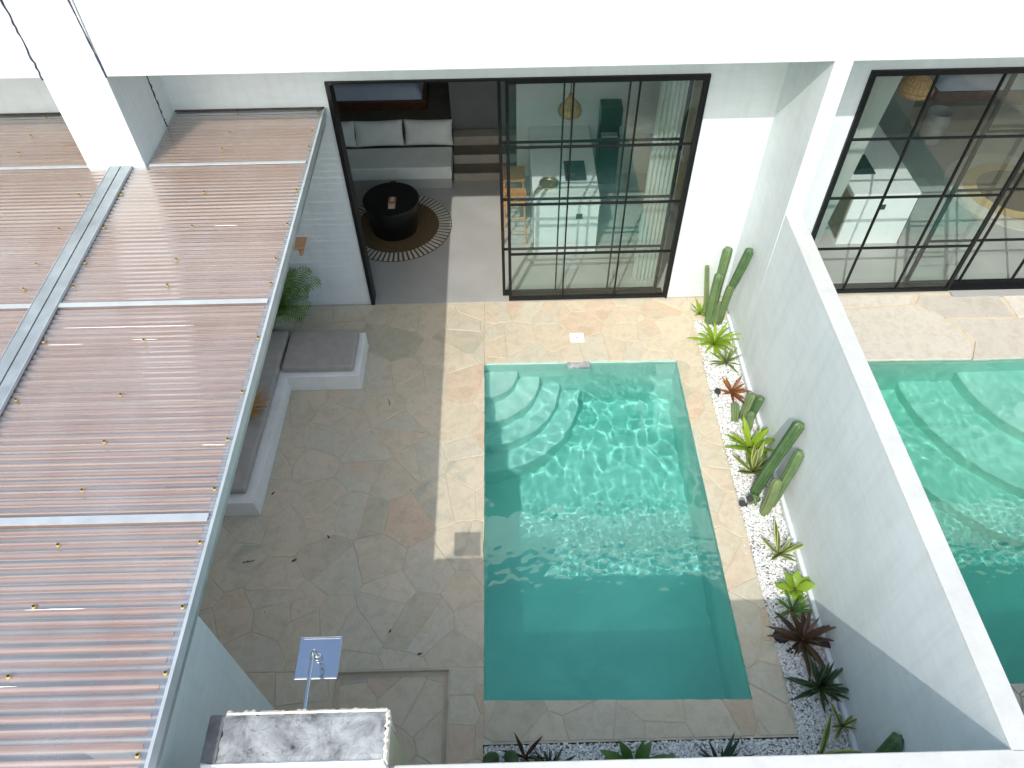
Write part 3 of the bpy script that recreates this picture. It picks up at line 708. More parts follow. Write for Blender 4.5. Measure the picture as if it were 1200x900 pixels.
def stool(x, y, rz, lab):
    s = empty('bar_stool', (x, y, .012), lab, 'bar stool', 'bar stools at the white counter'); s.rotation_euler = (0,0,rz)
    def part(mb, name, mat):
        me = mb.mesh(name, mat); inst(name, me, s)
    for sx, sy in ((-1,-1),(1,-1),(1,1),(-1,1)):
        part(MB().tube([(sx*.19, sy*.19, 0), (sx*.15, sy*.15, .78)], .016, 8), 'leg', 'rattan')
    part(MB().tube([(-.18,-.18,.25),(.18,-.18,.25),(.18,.18,.25),(-.18,.18,.25),(-.18,-.18,.25)], .011, 6), 'foot_rail', 'rattan')
    part(MB().tube([(-.17,-.17,.5),(.17,-.17,.5),(.17,.17,.5),(-.17,.17,.5),(-.17,-.17,.5)], .010, 6), 'cross_rail', 'rattan')
    part(MB().prism([(-.19,-.17),(-.17,-.19),(.17,-.19),(.19,-.17),(.19,.17),(.17,.19),(-.17,.19),(-.19,.17)], .78, .83), 'seat', 'rattan')
    part(MB().tube([(-.18,-.17,.83),(-.21,-.17,1.1),(-.21,0,1.14),(-.21,.17,1.1),(-.18,.17,.83)], .014, 8), 'back_rail', 'rattan')
stool(.17, 10.0, 0, 'orange wooden bar stool nearest the door, beside the white counter')
stool(.17, 10.62, 0, 'second orange wooden bar stool, further back beside the white counter')
wd = empty('water_dispenser', (1.83, 11.6, .012), 'tall black water dispenser against the grey kitchen wall', 'water dispenser')
MB().box(1.66, 2.02, 11.42, 11.72, .012, .95).build('lower_body', 'charcoal', wd, bevel=.012)
MB().box(1.665, 2.015, 11.56, 11.72, .95, 1.16).build('recess_back', 'charcoal', wd)
MB().box(1.66, 2.02, 11.42, 11.72, 1.16, 1.50).build('upper_body', 'charcoal', wd, bevel=.012)
MB().box(1.70, 1.98, 11.43, 11.56, .951, .975).build('drip_tray', 'alu', wd)
cb = empty('tall_cabinet', (2.95, 11.2, .012), 'pale oak tall cabinet beside the curtain in the kitchen', 'cabinet')
MB().box(2.70, 3.38, 10.75, 11.74, .012, 2.2).build('cabinet_body', 'palewood', cb, bevel=.005)
MB().box(2.684, 2.699, 10.78, 11.24, .06, 2.15).build('cabinet_door', 'palewood', cb)
MB().box(2.684, 2.699, 11.26, 11.72, .06, 2.15).build('cabinet_door', 'palewood', cb)
def curtain(x0, x1, y, z1, lab, n=110, seed=1, taper=1.0):
    c = empty('curtain', ((x0+x1)/2, y, z1), lab, 'curtain')
    vs = []; fs = []; nz = 16
    for j in range(nz+1):
        z = .03 + (z1-.03)*j/nz
        for i in range(n+1):
            u = i/n; ph = u*2*pi*7 + .5*noise.noise(Vector((u*5, j*.25, seed)))
            a = .075*(1-.25*j/nz)
            vs.append((x0+(x1-x0)*u*(taper+(1-taper)*min(1, j/nz*1.15)) + .012*sin(ph*2+1)*(1-j/nz), y + a*sin(ph) + .02*noise.noise(Vector((u*6, j*.3, seed+3))), z))
    for j in range(nz):
        for i in range(n): a = j*(n+1)+i; fs.append((a, a+1, a+n+2, a+n+1))
    MB().add(vs, fs).build('curtain_cloth', 'curtain', c, smooth=True)
    MB().tube([(x0-.1, y, z1+.02), (x1+.1, y, z1+.02)], .014, 8).build('curtain_rail', 'alu', c)
curtain(2.00, 2.42, 8.84, 3.85, 'gathered white curtain behind the right edge of the open sliding door')
curtain(4.60, 5.0, 8.84, 3.85, 'gathered grey white curtain at the left edge of the neighbouring glass door', seed=5, taper=.12)
# neighbour's room
make_rug((9.05, 10.95, .0125), 0.86, 1.16, 'ring', 'large round rug with tan and white rings in the neighbouring unit')
tag(MB().box(7.75, 11.5, 12.9, 14.6, 0.012, .55).build('bed_platform', 'platform'), 'dark raised platform with the bed in the neighbouring unit', 'platform')
b2 = empty('bed', (9.2, 13.2, .55), 'bed with blue linen behind the glass of the neighbouring unit', 'bed')
MB().box(8.2, 10.6, 13.05, 14.5, .55, .74).build('bed_base', 'bedwood', b2, bevel=.01)
mattress(8.25, 10.55, 13.1, 14.48, .745, .96).build('mattress', 'bedlinen', b2, smooth=True)
o = pillow_mesh(.6, .4, .16, 9).build('pillow', 'pillow', None, loc=(0,0,0), smooth=True); o.location = (9.35, 13.55, 1.05); o.rotation_euler = (radians(-70), 0, .1)
tag(o, 'white pillow on the blue bed of the neighbouring unit', 'pillow')
pendant((6.0, 10.1, 2.35), 0.24, 0.42, 1.9, 'large orange straw pendant lamp inside the neighbouring unit')
bn = empty('basket', (8.15, 12.6, .012), 'grey round bin with dark opening standing by the platform of the neighbouring unit', 'bin')
MB().lathe([(.16,0),(.2,.02),(.22,.62),(.20,.62),(.18,.04),(.0005,.04)], 32, (8.15,12.6,.012)).build('bin_body', 'galv', bn, smooth=False)

# ------------------------------------------------------------------ garden walls
GW = empty('garden_wall', (3.47, 4.5, 0), 'long white plastered garden wall between the two pools', 'wall')
MB().add([(3.370,1.30,-.1),(3.589,1.30,-.1),(3.589,YP,-.1),(3.370,YP,-.1),(3.399,1.30,2.42),(3.583,1.30,2.42),(3.583,YP,2.42),(3.385,YP,2.42)],
         [(3,2,1,0),(4,5,6,7),(0,1,5,4),(1,2,6,5),(2,3,7,6),(3,0,4,7)]).build('wall_body', 'white', GW)
MB().prism([(3.396,1.296),(3.586,1.296),(3.586,YP+.002),(3.382,YP+.002)], 2.421, 2.437).build('wall_cap', 'cap', GW, bevel=.008)
MB().box(3.318, 3.3705, 1.33, 8.0, -.1, .055).build('base_kerb', 'white', GW, bevel=.01)
FW = empty('front_wall', (0, 1.2, 0), 'white front wall closing off the terrace at the bottom of the picture', 'wall')
MB().box(-4.1, 9.5, 1.0, 1.31, -.1, 2.42).build('wall_body', 'white', FW)
MB().box(-0.845, 9.5, .995, 1.315, 2.421, 2.437).build('wall_cap', 'cap', FW, bevel=.008)
# shower wall: rough block
SWl = empty('shower_wall', (-1.46, 1.41, 0), 'short thick wall with a mouldy weathered top that carries the shower head', 'wall')
def rough_block(x0, x1, y0, y1, z0, z1, name, mat, parent, amp=.012, n=(40, 10), flat_front=False):
    nx, ny = n; vs = []; fs = []
    def edge(u, k): return amp*(noise.noise(Vector((u*14, k, 0)))*1.2+noise.noise(Vector((u*40, k, 3)))*.7)
    for i in range(nx+1):
        for j in range(ny+1):
            u, v = i/nx, j/ny
            x = x0+(x1-x0)*u; y = y0+(y1-y0)*v
            if i in (0, nx): x += edge(v, 7+i)
            if j == ny: y += edge(u*2, 3)*1.3
            z = z1 + .006*noise.noise(Vector((x*9, y*9, 1))) - (.008 if i in (0,nx) or j in (0,ny) else 0)
            vs.append((x, y, z))
    for i in range(nx):
        for j in range(ny): a = i*(ny+1)+j; fs.append((a, a+ny+1, a+ny+2, a+1))
    ring = [i*(ny+1) for i in range(nx+1)] + [nx*(ny+1)+j for j in range(1,ny+1)] + [i*(ny+1)+ny for i in range(nx-1,-1,-1)] + [j for j in range(ny-1,0,-1)]
    o = len(vs); 
    for r in ring: vs.append((vs[r][0]+random.uniform(-.004,.004), vs[r][1]+random.uniform(-.004,.004), z1-.05))
    m = len(ring)
    for r in ring: vs.append((min(max(vs[r][0],x0+.008),x1-.008), min(max(vs[r][1],y0+.004),y1-.012), z0))
    for k in range(m):
        k2 = (k+1)%m; fs.append((ring[k2], ring[k], o+k, o+k2)); fs.append((o+k2, o+k, o+m+k, o+m+k2))
    return MB().add(vs, fs).build(name, mat, parent)
rough_block(-1.935, -0.862, 1.268, 1.56, 2.5, 2.80, 'top_block', 'weathered', SWl)
MB().box(-2.04, -1.936, 1.27, 1.565, 1.6, 2.795).build('dark_end_strip', 'silverpatch', SWl, bevel=.006)
MB().box(-1.93, -0.872, 1.264, 1.552, 0.0, 2.499).build('wall_body', 'yellowed', SWl)
rough_block(-2.03, -0.857, 1.248, 1.2675, .1, 2.802, 'front_plaster', 'white', SWl, amp=.003, n=(40,2))
rough_block(-1.93, -0.86, 1.5605, 1.583, 2.3, 2.806, 'flaked_edge', 'flaked', SWl, amp=.012, n=(60,2))
rough_block(-0.861, -0.838, 1.262, 1.57, 2.66, 2.806, 'flaked_edge', 'flaked', SWl, amp=.012, n=(2,30))
# side wall by the shower (below the roof)
SDW = empty('side_wall', (-2.5, 1.9, 0), 'grey white side wall tucked under the edge of the clear roof beside the shower', 'wall')
MB().box(-2.72, -2.455, 1.31, 2.42, -.1, 3.12).build('wall_body', 'white', SDW)
# party wall and left neighbour
PW = empty('party_wall', (-4.25, 4.5, 0), 'white boundary wall under the middle channel of the clear roof', 'wall')
MB().box(-4.40, -4.16, 1.0, 8.10, -.1, 3.10).build('wall_body', 'white', PW)
tag(MB().box(-9.8, -9.6, 1.0, YF, -.1, 3.1).build('boundary_wall', 'white', loc=(-9.7,4.5,0)), 'far white boundary wall of the left neighbour, under the left roof', 'wall')

# ------------------------------------------------------------------ shower
SH = empty('shower', (-1.45, 1.57, 2.6), 'square steel rain shower head on an arm out of the weathered wall', 'shower head')
hc = (-1.452, 2.045, 2.49)
def shower_head():
    h = .158; mb = MB()
    MB().box(hc[0]-h, hc[0]+h, hc[1]-h, hc[1]+h, hc[2]-.012, hc[2]).build('head_plate', 'chrome', SH, bevel=.004)
    MB().box(hc[0]-h+.012, hc[0]+h-.012, hc[1]-h+.010, hc[1]-h+.017, hc[2]+.0005, hc[2]+.006).build('rim', 'chrome', SH)
    MB().box(hc[0]-h+.03, hc[0]+h-.012, hc[1]+h-.017, hc[1]+h-.010, hc[2]+.0005, hc[2]+.006).build('rim', 'chrome', SH)
    MB().tube([(hc[0], hc[1], hc[2]), (hc[0], hc[1], hc[2]+.03), (hc[0], hc[1], hc[2]+.055)], [.032,.032,.018], 16).build('joint', 'chrome', SH, smooth=True)
    MB().tube([(-1.45,1.55,2.66),(-1.45,1.60,2.66),(-1.45,1.95,2.67),(-1.451,2.01,2.665),(-1.452,2.04,2.63),(-1.452,2.045,2.54)], .014, 12).build('arm', 'chrome', SH, smooth=True)
shower_head()

# ------------------------------------------------------------------ pools
def make_pool(x0, x1, y0, y1, corners, depth, label, steps, corner):
    P = empty('swimming_pool', ((x0+x1)/2, (y0+y1)/2, -depth), label, 'pool')
    c = corners; z0, z1 = -depth, -.030; t = .14
    vs = [(x,y,z0) for x,y in c] + [(x,y,z1) for x,y in c]
    out = [(c[0][0]-t,c[0][1]+t),(c[1][0]+t,c[1][1]+t),(c[2][0]+t,c[2][1]-t),(c[3][0]-t,c[3][1]-t)]
    vs += [(x,y,z1) for x,y in out] + [(x,y,z0-t) for x,y in out]
    fs = [(3,2,1,0)]
    for k in range(4):
        j = (k+1)%4; fs.append((k,j,4+j,4+k)); fs.append((4+k,4+j,8+j,8+k)); fs.append((8+k,8+j,12+j,12+k))
    fs.append((12,13,14,15))
    b = MB().add(vs, fs).build('basin', 'pool', P, fix=True)
    b.cycles.is_caustics_receiver = True
    for r, z in steps:
        cx, cy, sx = corner
        pts = [(cx-.0*sx, cy)] ; n = 22
        arc = [(cx + sx*r*cos(a), cy - r*sin(a)) for a in [pi/2*k/n for k in range(n+1)]]
        poly = [(cx, cy)] + arc
        if sx > 0: poly = poly[::-1]
        o = MB().prism(poly, z0-.01, z).build('step', 'pool', P, fix=True)
        o.cycles.is_caustics_receiver = True
        md = o.modifiers.new('bevel', 'BEVEL'); md.width = .02; md.segments = 3; md.limit_method = 'ANGLE'; md.angle_limit = radians(50)
    return P
DEPTH = 1.40
make_pool(PX0, PX1, PY0, PY1, POOL, DEPTH, 'rectangular turquoise pool with curved corner steps in the cream stone terrace', [(.50,-.26),(.82,-.48),(1.12,-.72),(1.42,-.96)], (PX0-.01, 7.17, 1))
make_pool(P2[0], P2[1], P2[2], P2[3], [(P2[0],P2[3]),(P2[1],P2[3]),(P2[1],P2[2]),(P2[0],P2[2])], DEPTH, 'green blue neighbouring pool on the far side of the white garden wall', [(1.5,-.55),(2.3,-.85),(3.0,-1.12)], (P2[1]+.01, P2[3]+.01, -1))

def make_water(x0, x1, y0, y1, zs, depth, seed, tint='tint', amp=1.0):
    st = .022; nx = int((x1-x0)/st); ny = int((y1-y0)/st); vs = []; fs = []
    for i in range(nx+1):
        for j in range(ny+1):
            x = x0+(x1-x0)*i/nx; y = y0+(y1-y0)*j/ny
            wx = x + .10*noise.noise(Vector((x*1.1, y*1.1, seed+5))); wy = y + .10*noise.noise(Vector((x*1.1, y*1.1, seed+9)))
            k = min(1, max(0, (y-4.7+.35*noise.noise(Vector((x*.9, 3, seed))))/.8)); k = amp*(.34+.66*k*k*(3-2*k))
            f = min(1, max(0, 1-abs(y-3.95-.5*noise.noise(Vector((x*.8, 8, seed))))/.8))
            fine = f*(.0030*noise.noise(Vector((wx*9, wy*15, seed+6))) + .0020*noise.noise(Vector((wx*18, wy*26, seed+7)))) + .0016*noise.noise(Vector((wx*13, wy*7, seed+8)))*(.6+f)
            h = fine + k*(.0062*noise.noise(Vector((wx*2.4, wy*2.4, seed))) + .0068*noise.noise(Vector((wx*5.6, wy*5.0, seed+2))) + .0013*noise.noise(Vector((wx*11, wy*11, seed+4))))
            vs.append((x, y, zs+h))
    for i in range(nx):
        for j in range(ny): a = i*(ny+1)+j; fs.append((a, a+ny+1, a+ny+2, a+1))
    w = MB().add(vs, fs).build('water', 'water', loc=((x0+x1)/2, (y0+y1)/2, zs), smooth=True)
    w.cycles.is_caustics_caster = True
    tag(w, kind='structure')
    tag(MB().box(x0, x1, y0, y1, -depth-.06, zs+.018).build('water_body', tint, loc=((x0+x1)/2, (y0+y1)/2, zs)), kind='structure')
make_water(PX0-.05, PX1+.05, PY0-.06, PY1+.05, -.05, DEPTH, 1)
make_water(P2[0]-.05, P2[1]+.05, P2[2]-.05, P2[3]+.05, -.05, DEPTH, 31, 'tint2', .6)

# pebbled inlet and drain plate by the pool
tag(rough_block(.86, 1.18, 7.06, 7.175, -.05, -.004, 'inlet_stone', 'weathered', None, amp=.01, n=(16,5)), 'small rough stone inlet at the top edge of the pool', 'stone')
dr = empty('floor_drain', (1.035, 7.62, 0), 'small white square drain plate in the paving above the pool', 'drain')
MB().box(.93, 1.14, 7.53, 7.72, .0005, .007).build('plate', 'drain', dr, bevel=.003)
MB().lathe([(.010,.0),(.010,.003),(.0005,.003)], 10, (1.035,7.625,.0071)).build('screw', 'joint', dr)

# ------------------------------------------------------------------ neighbour's deck
deck2 = MB()
sheet_with_holes(deck2, 3.585, 12, 1.31, YF-.012, [(P2[0],P2[1],P2[2],7.05)], -.02)
DK = tag(deck2.build('neighbour_deck', 'grout'), kind='structure')
rs2 = random.Random(5)
lay([[(3.9,7.06),(6.655,7.03),(6.78,7.36),(6.55,8.0),(6.20,8.16),(5.2,8.10),(3.8,8.12)], [(6.662,7.02),(9,7.04),(9,7.80),(6.66,7.82),(6.86,7.38)],
     [(6.62,7.86),(7.65,7.84),(7.6,8.33),(6.4,8.36),(6.3,8.2)], [(7.70,7.85),(9,7.85),(9,8.35),(7.68,8.34)], [(3.65,8.16),(5.2,8.14),(6.2,8.20),(6.3,8.38),(3.65,8.38)]], DK, rs2, z=.0, mat='slab2', name='stone_slab', depth=.03)
lay(crazy([(3.62,1.34),(9,1.34),(9,2.50),(3.62,2.50)], .5, rs2), DK, rs2, z=-.004, mat='stone')
MB().box(6.9, 9.3, 8.30, 8.43, -.02, .016).build('door_sill', 'concrete', DK)

# ------------------------------------------------------------------ bench
BN = empty('bench', (-3.0, 6.0, 0), 'L shaped white plastered bench with grey cushions partly under the clear roof', 'bench')
HBn = .29
base = MB().prism([(-4.158,4.74),(-3.075,4.74),(-3.035,6.722),(-2.043,6.722),(-2.035,7.55),(-4.158,7.55)], 0, HBn)
base.build('bench_base', 'benchwhite', BN, bevel=.006)
def cushion(poly, z0, z1, lab):
    o = MB().prism(poly, z0, z1).build('seat_cushion', 'cushion', BN, smooth=False)
    md = o.modifiers.new('bevel', 'BEVEL'); md.width = .028; md.segments = 4; md.limit_method = 'ANGLE'
    me = o.data; me.polygons.foreach_set('use_smooth', [True]*len(me.polygons))
    return o
cushion([(-4.14,4.86),(-3.19,4.86),(-3.105,7.52),(-4.14,7.52)], HBn+.001, HBn+.12, '')
cushion([(-3.095,6.80),(-2.12,6.795),(-2.11,7.50),(-3.075,7.51)], HBn+.001, HBn+.118, '')

# ------------------------------------------------------------------ plants
def blade_mesh(name, L, Wd, mat, bend=.5, fold=.25, n=7, tipw=0.0, basew=.5, wmax=.35, wave=0.0, seed=0):
    """a leaf along +Z that bends over towards +X; three vertices across, UV x runs over the width"""
    vs = []; fs = []; uv = []
    ang = 0; x = z = 0; st = L/n; rr = random.Random(seed)
    for i in range(n+1):
        t = i/n
        w = Wd/2*((basew+(1-basew)*min(1, t/wmax)) if t < wmax else max(tipw, (1-((t-wmax)/(1-wmax))**1.7)))
        nx_, nz_ = cos(ang), -sin(ang)
        wv = wave*sin(t*9+seed)
        vs += [(x+nx_*fold*w*-1*-1, -w+wv, z+nz_*fold*w), (x, wv, z), (x+nx_*fold*w, w+wv, z+nz_*fold*w)]
        uv += [(0,t),(.5,t),(1,t)]
        ang = bend*((i+1)/n)**1.2*1.4
        x += st*sin(ang); z += st*cos(ang)
    for i in range(n):
        a = i*3
        fs += [(a,a+1,a+4,a+3),(a+1,a+2,a+5,a+4)]
    me = MB().add(vs, fs).mesh(name, mat, True)
    ul = me.uv_layers.new(name='UVMap')
    for lp in me.loops: ul.data[lp.index].uv = uv[lp.vertex_index]
    return me
_mesh_cache = {}
def leaf_set(key, *a, **k):
    if key not in _mesh_cache: _mesh_cache[key] = [blade_mesh('leaf', *a, seed=i, **k) for i in range(2)]
    return _mesh_cache[key]
def rosette(loc, label, cat, key, mat, L, Wd, count, tilt=(15, 75), bend=.5, fold=.25, basew=.5, wmax=.35, name='rosette_plant', lean=(0,0), seed=0, group=None, lv=(.75,1.1), tipw=0.0, stem=True, wave=0.0):
    rr = random.Random(seed*17+3); p = empty(name, loc, label, cat, group)
    ms = leaf_set(key, L, Wd, mat, bend=bend, fold=fold, basew=basew, wmax=wmax, tipw=tipw, wave=wave)
    for i in range(count):
        t = i/max(1, count-1); az = i*2.39996 + rr.uniform(-.4,.4); tl = radians(tilt[0]+(tilt[1]-tilt[0])*t + rr.uniform(-11,11)); s = rr.uniform(lv[0]-.12, lv[1])
        e = (Matrix.Rotation(lean[1], 4, 'X') @ Matrix.Rotation(lean[0], 4, 'Y') @ Matrix.Rotation(az, 4, 'Z') @ Matrix.Rotation(tl, 4, 'Y')).to_euler()
        inst('leaf', ms[i % 2], p, (0.008*cos(az), 0.008*sin(az), .012+.03*(1-t)), e, (s, s*rr.uniform(.85,1.1), s))
    if stem:
        inst('stem', MB().lathe([(.018,-.01),(.022,.02),(.014,.06),(.0005,.065)], 10).mesh('stem', 'bark'), p)
    return p
def cactus_column(p, base, tip, r, mat, ribs=6, seed=0, name='column'):
    base = Vector(base); tip = Vector(tip); L = (tip-base).length; n = 18; vs = []; fs = []; kk = ribs*4
    for i in range(n+1):
        t = i/n
        rad = r*(0.82+.18*min(1, t*5))*(1.0+.05*sin(t*7+seed)) 
        tt = L*t
        if L-tt < r: rad *= sqrt(max(0.0, 1-((r-(L-tt))/r)**2))
        for k in range(kk):
            a = 2*pi*k/kk; rr = rad*(1+.28*cos(a*ribs))/1.12
            vs.append((rr*cos(a), rr*sin(a), tt))
    # finer rounding near the tip
    for i in range(n):
        for k in range(kk): fs.append((i*kk+k, i*kk+(k+1)%kk, (i+1)*kk+(k+1)%kk, (i+1)*kk+k))
    fs.append(tuple(range(n*kk, (n+1)*kk)))
    # remap rings so the last ones bunch at the tip
    ts = [i/(n-5)*(1-r*1.0/L) for i in range(n-5)] + [1-r/L*(1-sin(pi/2*q/5)) for q in range(0, 6)]
    for i, t in enumerate(ts[:n+1]):
        q = max(0, i-(n-5)); rad = r*(0.82+.18*min(1, t*5))*(1.0+.04*sin(t*7+seed))*(cos(pi/2*q/5) if q else 1)
        for k in range(kk):
            a = 2*pi*k/kk; rr = max(.0008, rad*(1+.28*cos(a*ribs))/1.12)
            bx_ = .02*L*sin(t*3+seed)
            vs[i*kk+k] = (rr*cos(a)+bx_, rr*sin(a), L*t)
    q = (tip-base).to_track_quat('Z', 'Y')
    me = MB().add(vs, fs).mesh(name, mat, True)
    return inst(name, me, p, base-world_of(p), q.to_euler())

C1 = empty('column_cactus', (3.10, 7.95, -.02), 'tall green column cactus by the house wall at the far end of the gravel', 'cactus')
cactus_column(C1, (3.08,7.88,-.03), (3.12,8.16,1.22), .060, 'cactus', seed=1)
cactus_column(C1, (3.17,7.86,-.03), (3.20,7.80,.82), .050, 'cactus', seed=2)
cactus_column(C1, (3.20,7.80,.78), (3.30,7.78,1.50), .056, 'cactus', seed=3)
cactus_column(C1, (3.02,7.90,-.03), (3.07,7.98,.88), .064, 'cactus', seed=5)
cactus_column(C1, (2.99,8.02,.0), (2.94,8.24,.82), .034, 'cactus_pale', seed=4)
cactus_column(C1, (3.12,7.84,-.03), (3.14,7.90,.40), .05, 'cactus_pale', seed=6)
rosette((2.93,8.06,-.01), 'small yellow green bromeliad left of the column cactus', 'plant', 'lime_s', 'lime', .26, .05, 12, (10,60), .35, name='bromeliad', seed=1)
rosette((3.03,7.42,-.01), 'bright lime green fern-like plant below the column cactus', 'plant', 'lime_b', 'lime', .42, .06, 32, (8,78), .7, name='leafy_plant', seed=2)
rosette((3.13,7.06,-.01), 'grey green agave with striped leaves below the lime green plant', 'agave', 'agave_s', 'agave', .30, .045, 28, (5,85), .25, .3, name='agave', seed=3)
rosette((3.09,6.50,-.01), 'bronze orange bromeliad on the white gravel', 'bromeliad', 'red', 'red', .28, .06, 20, (15,80), .35, name='bromeliad', seed=4)
C2 = empty('prickly_cactus', (3.2, 6.05, -.02), 'small lumpy grey green cactus against the base of the garden wall', 'cactus')
cactus_column(C2, (3.16,6.05,-.02), (3.24,6.22,.34), .055, 'cactus_pale', 5, 1); cactus_column(C2, (3.22,5.98,-.02), (3.30,6.10,.42), .050, 'cactus', 5, 2)
cactus_column(C2, (3.04,6.03,-.02), (3.03,6.18,.20), .048, 'cactus_pale', 5, 3); cactus_column(C2, (3.17,5.86,-.02), (3.20,5.98,.25), .045, 'cactus_pale', 5, 4)
rosette((3.12,5.55,-.01), 'bright green bromeliad behind the variegated snake plant', 'bromeliad', 'green_b', 'lime', .42, .08, 20, (12,72), .45, name='bromeliad', seed=6)
rosette((3.08,5.20,-.01), 'variegated snake plant with yellow edges left of the thick cactus', 'snake plant', 'snake_a', 'snake', .46, .075, 13, (5,40), .12, .35, .6, .55, name='snake_plant', seed=7, lean=(-.1,.1))
C3 = empty('column_cactus', (3.1, 4.8, -.02), 'thick green column cactus leaning to the garden wall beside the twin spotlight', 'cactus')
cactus_column(C3, (3.04,4.86,-.03), (3.29,5.06,1.24), .064, 'cactus', 6, 1)
cactus_column(C3, (3.21,4.70,-.03), (3.31,4.86,.95), .054, 'cactus', 6, 2)
cactus_column(C3, (3.08,4.60,-.03), (3.15,4.74,.54), .058, 'cactus_pale', 6, 3)
cactus_column(C3, (3.00,4.78,-.03), (2.98,4.80,.10), .075, 'cactus', 6, 4)
rosette((3.12,4.04,-.01), 'snake plant with yellow edged leaves alone on the gravel', 'snake plant', 'snake_b', 'snake', .40, .065, 10, (10,62), .3, .35, .6, .5, name='snake_plant', seed=9)
rosette((3.19,3.60,-.01), 'small lime green round leaved plant at the edge of the shadow', 'plant', 'lime_r', 'lime', .24, .12, 13, (20,75), .6, .15, .35, .55, name='leafy_plant', seed=10)
rosette((3.10,3.36,-.01), 'dark green rosette in front of the maroon bromeliad', 'plant', 'dark_a', 'green', .26, .045, 14, (15,75), .3, name='rosette_plant', seed=11)
rosette((3.12,3.02,-.01), 'large maroon bromeliad beside the wall in the shade', 'bromeliad', 'maroon', 'maroon', .44, .075, 24, (12,85), .55, name='bromeliad', seed=12)
rosette((3.17,2.52,-.01), 'big dark agave star on the shaded gravel', 'agave', 'agave_d', 'agavedark', .36, .060, 36, (3,88), .12, .3, name='agave', seed=13)
rosette((3.28,2.14,-.01), 'small pale edged plant between the big agave and the front wall', 'plant', 'snake_c', 'snake', .26, .05, 9, (12,60), .3, .3, .6, .5, name='snake_plant', seed=14)
C4 = empty('column_cactus', (3.2, 1.75, -.02), 'dark cactus tips poking up over the front wall in the corner', 'cactus')
cactus_column(C4, (3.05,1.66,-.03), (3.18,1.72,.55), .065, 'cactus', 6, 1); cactus_column(C4, (3.25,1.60,-.03), (3.33,1.78,1.0), .065, 'cactus', 6, 2)
rosette((2.98,1.86,-.01), 'snake plant with long leaning leaves by the front wall corner', 'snake plant', 'snake_d', 'snake', .46, .08, 6, (15,62), .3, .35, .6, .5, name='snake_plant', seed=15, lean=(.2,.2))
C5 = empty('paddle_cactus', (-.17, 1.86, -.02), 'pair of round dark cactus paddles at the left end of the front gravel bed', 'cactus')
def paddle(p, loc, w, h, rz, tl, mat='cactus'):
    vs = []; fs = []; n = 18; m = 9
    for i in range(m+1):
        th = pi*i/m
        for k in range(n):
            a = 2*pi*k/n; vs.append((w/2*sin(th)*cos(a), .022*sin(th)**.7*sin(a), h/2-h/2*cos(th)))
    for i in range(m):
        for k in range(n): fs.append((i*n+k, i*n+(k+1)%n, (i+1)*n+(k+1)%n, (i+1)*n+k))
    inst('paddle', MB().add(vs, fs).mesh('paddle', mat, True), p, Vector(loc)-world_of(p), (tl, 0, rz))
paddle(C5, (-.24,1.86,-.02), .17, .27, .3, -.25); paddle(C5, (-.07,1.86,-.02), .15, .27, -.4, -.3); paddle(C5, (-.15,1.80,-.02), .14, .18, .1, -.2)
rosette((.08,1.93,-.01), 'thin upright dark leaved plant between the paddle cactus and the small agave', 'plant', 'thin', 'maroon', .38, .05, 6, (3,45), .25, name='upright_plant', seed=17)
rosette((.33,1.80,-.01), 'small dark agave in the front gravel bed', 'agave', 'agave_e', 'agavedark', .34, .045, 18, (5,80), .1, .3, name='agave', seed=18)
rosette((1.15,1.78,-.01), 'broad leaved dark green plant in the middle of the front gravel bed', 'plant', 'broad', 'green', .42, .13, 13, (8,70), .35, .2, .3, .5, name='broadleaf_plant', seed=19)
rosette((1.53,1.80,-.01), 'tiny lime green seedling right of the broad leaved plant', 'plant', 'lime_t', 'lime', .18, .04, 6, (5,50), .3, name='seedling', seed=20)
rosette((1.98,1.78,-.01), 'dark spiky aloe at the right of the front gravel bed', 'aloe', 'spiky', 'dark', .44, .06, 15, (3,75), .3, .45, .9, .3, name='aloe', seed=21)

# potted palm under the roof
PP = empty('potted_palm', (-3.36, 7.88, 0), 'green palm in a pale round pot in the corner behind the grey bench', 'potted plant')
pot = MB().lathe([(.13,0),(.19,.06),(.235,.22),(.235,.36),(.19,.46),(.165,.47),(.15,.44),(.15,.40),(.0005,.40)], 32, (-3.36,7.88,0))
pot.build('pot', 'pot', PP, smooth=True)
MB().lathe([(.149,.0),(.10,.012),(.0005,.018)], 20, (-3.36,7.88,.405)).build('soil', 'soil', PP)
def frond(L, seed, leafl=.26, mat='palm', pairs=20, droop=1.0):
    rr = random.Random(seed); mb = MB(); P = []; ang = .12; x = z = 0
    for i in range(pairs+1):
        P.append(Vector((x, 0, z))); ang += droop*1.5/pairs*(.5+i/pairs); x += L/pairs*sin(ang); z += L/pairs*cos(ang)
    mb.tube(P, [.008*(1-.8*i/pairs)+.001 for i in range(pairs+1)], 5)
    for i in range(3, pairs+1):
        t = i/pairs; d = (P[i]-P[i-1]).normalized(); ll = leafl*(sin(pi*min(1,.15+t*.85))**.5)*rr.uniform(.85,1.1)+.03
        for s in (-1, 1):
            dirv = (d*.75 + Vector((0, s*1.0, 0)) + Vector((0,0,-.15))).normalized(); p0 = P[i]; wv = d*.014
            p1 = p0+dirv*ll*.5; p2 = p0+dirv*ll*.85+Vector((0,0,-ll*.12)); p3 = p0+dirv*ll*.97+Vector((0,0,-ll*.28))
            o = len(mb.v)
            mb.add([p0-wv*.4, p0+wv*.4, p1+wv, p1-wv, p2+wv*.6, p2-wv*.6, p3], [(0,1,2,3),(3,2,4,5),(5,4,6)])
    return mb.mesh('frond', mat, True)
fm = [frond(.95, 1), frond(.8, 2, .22)]
rr = random.Random(3)
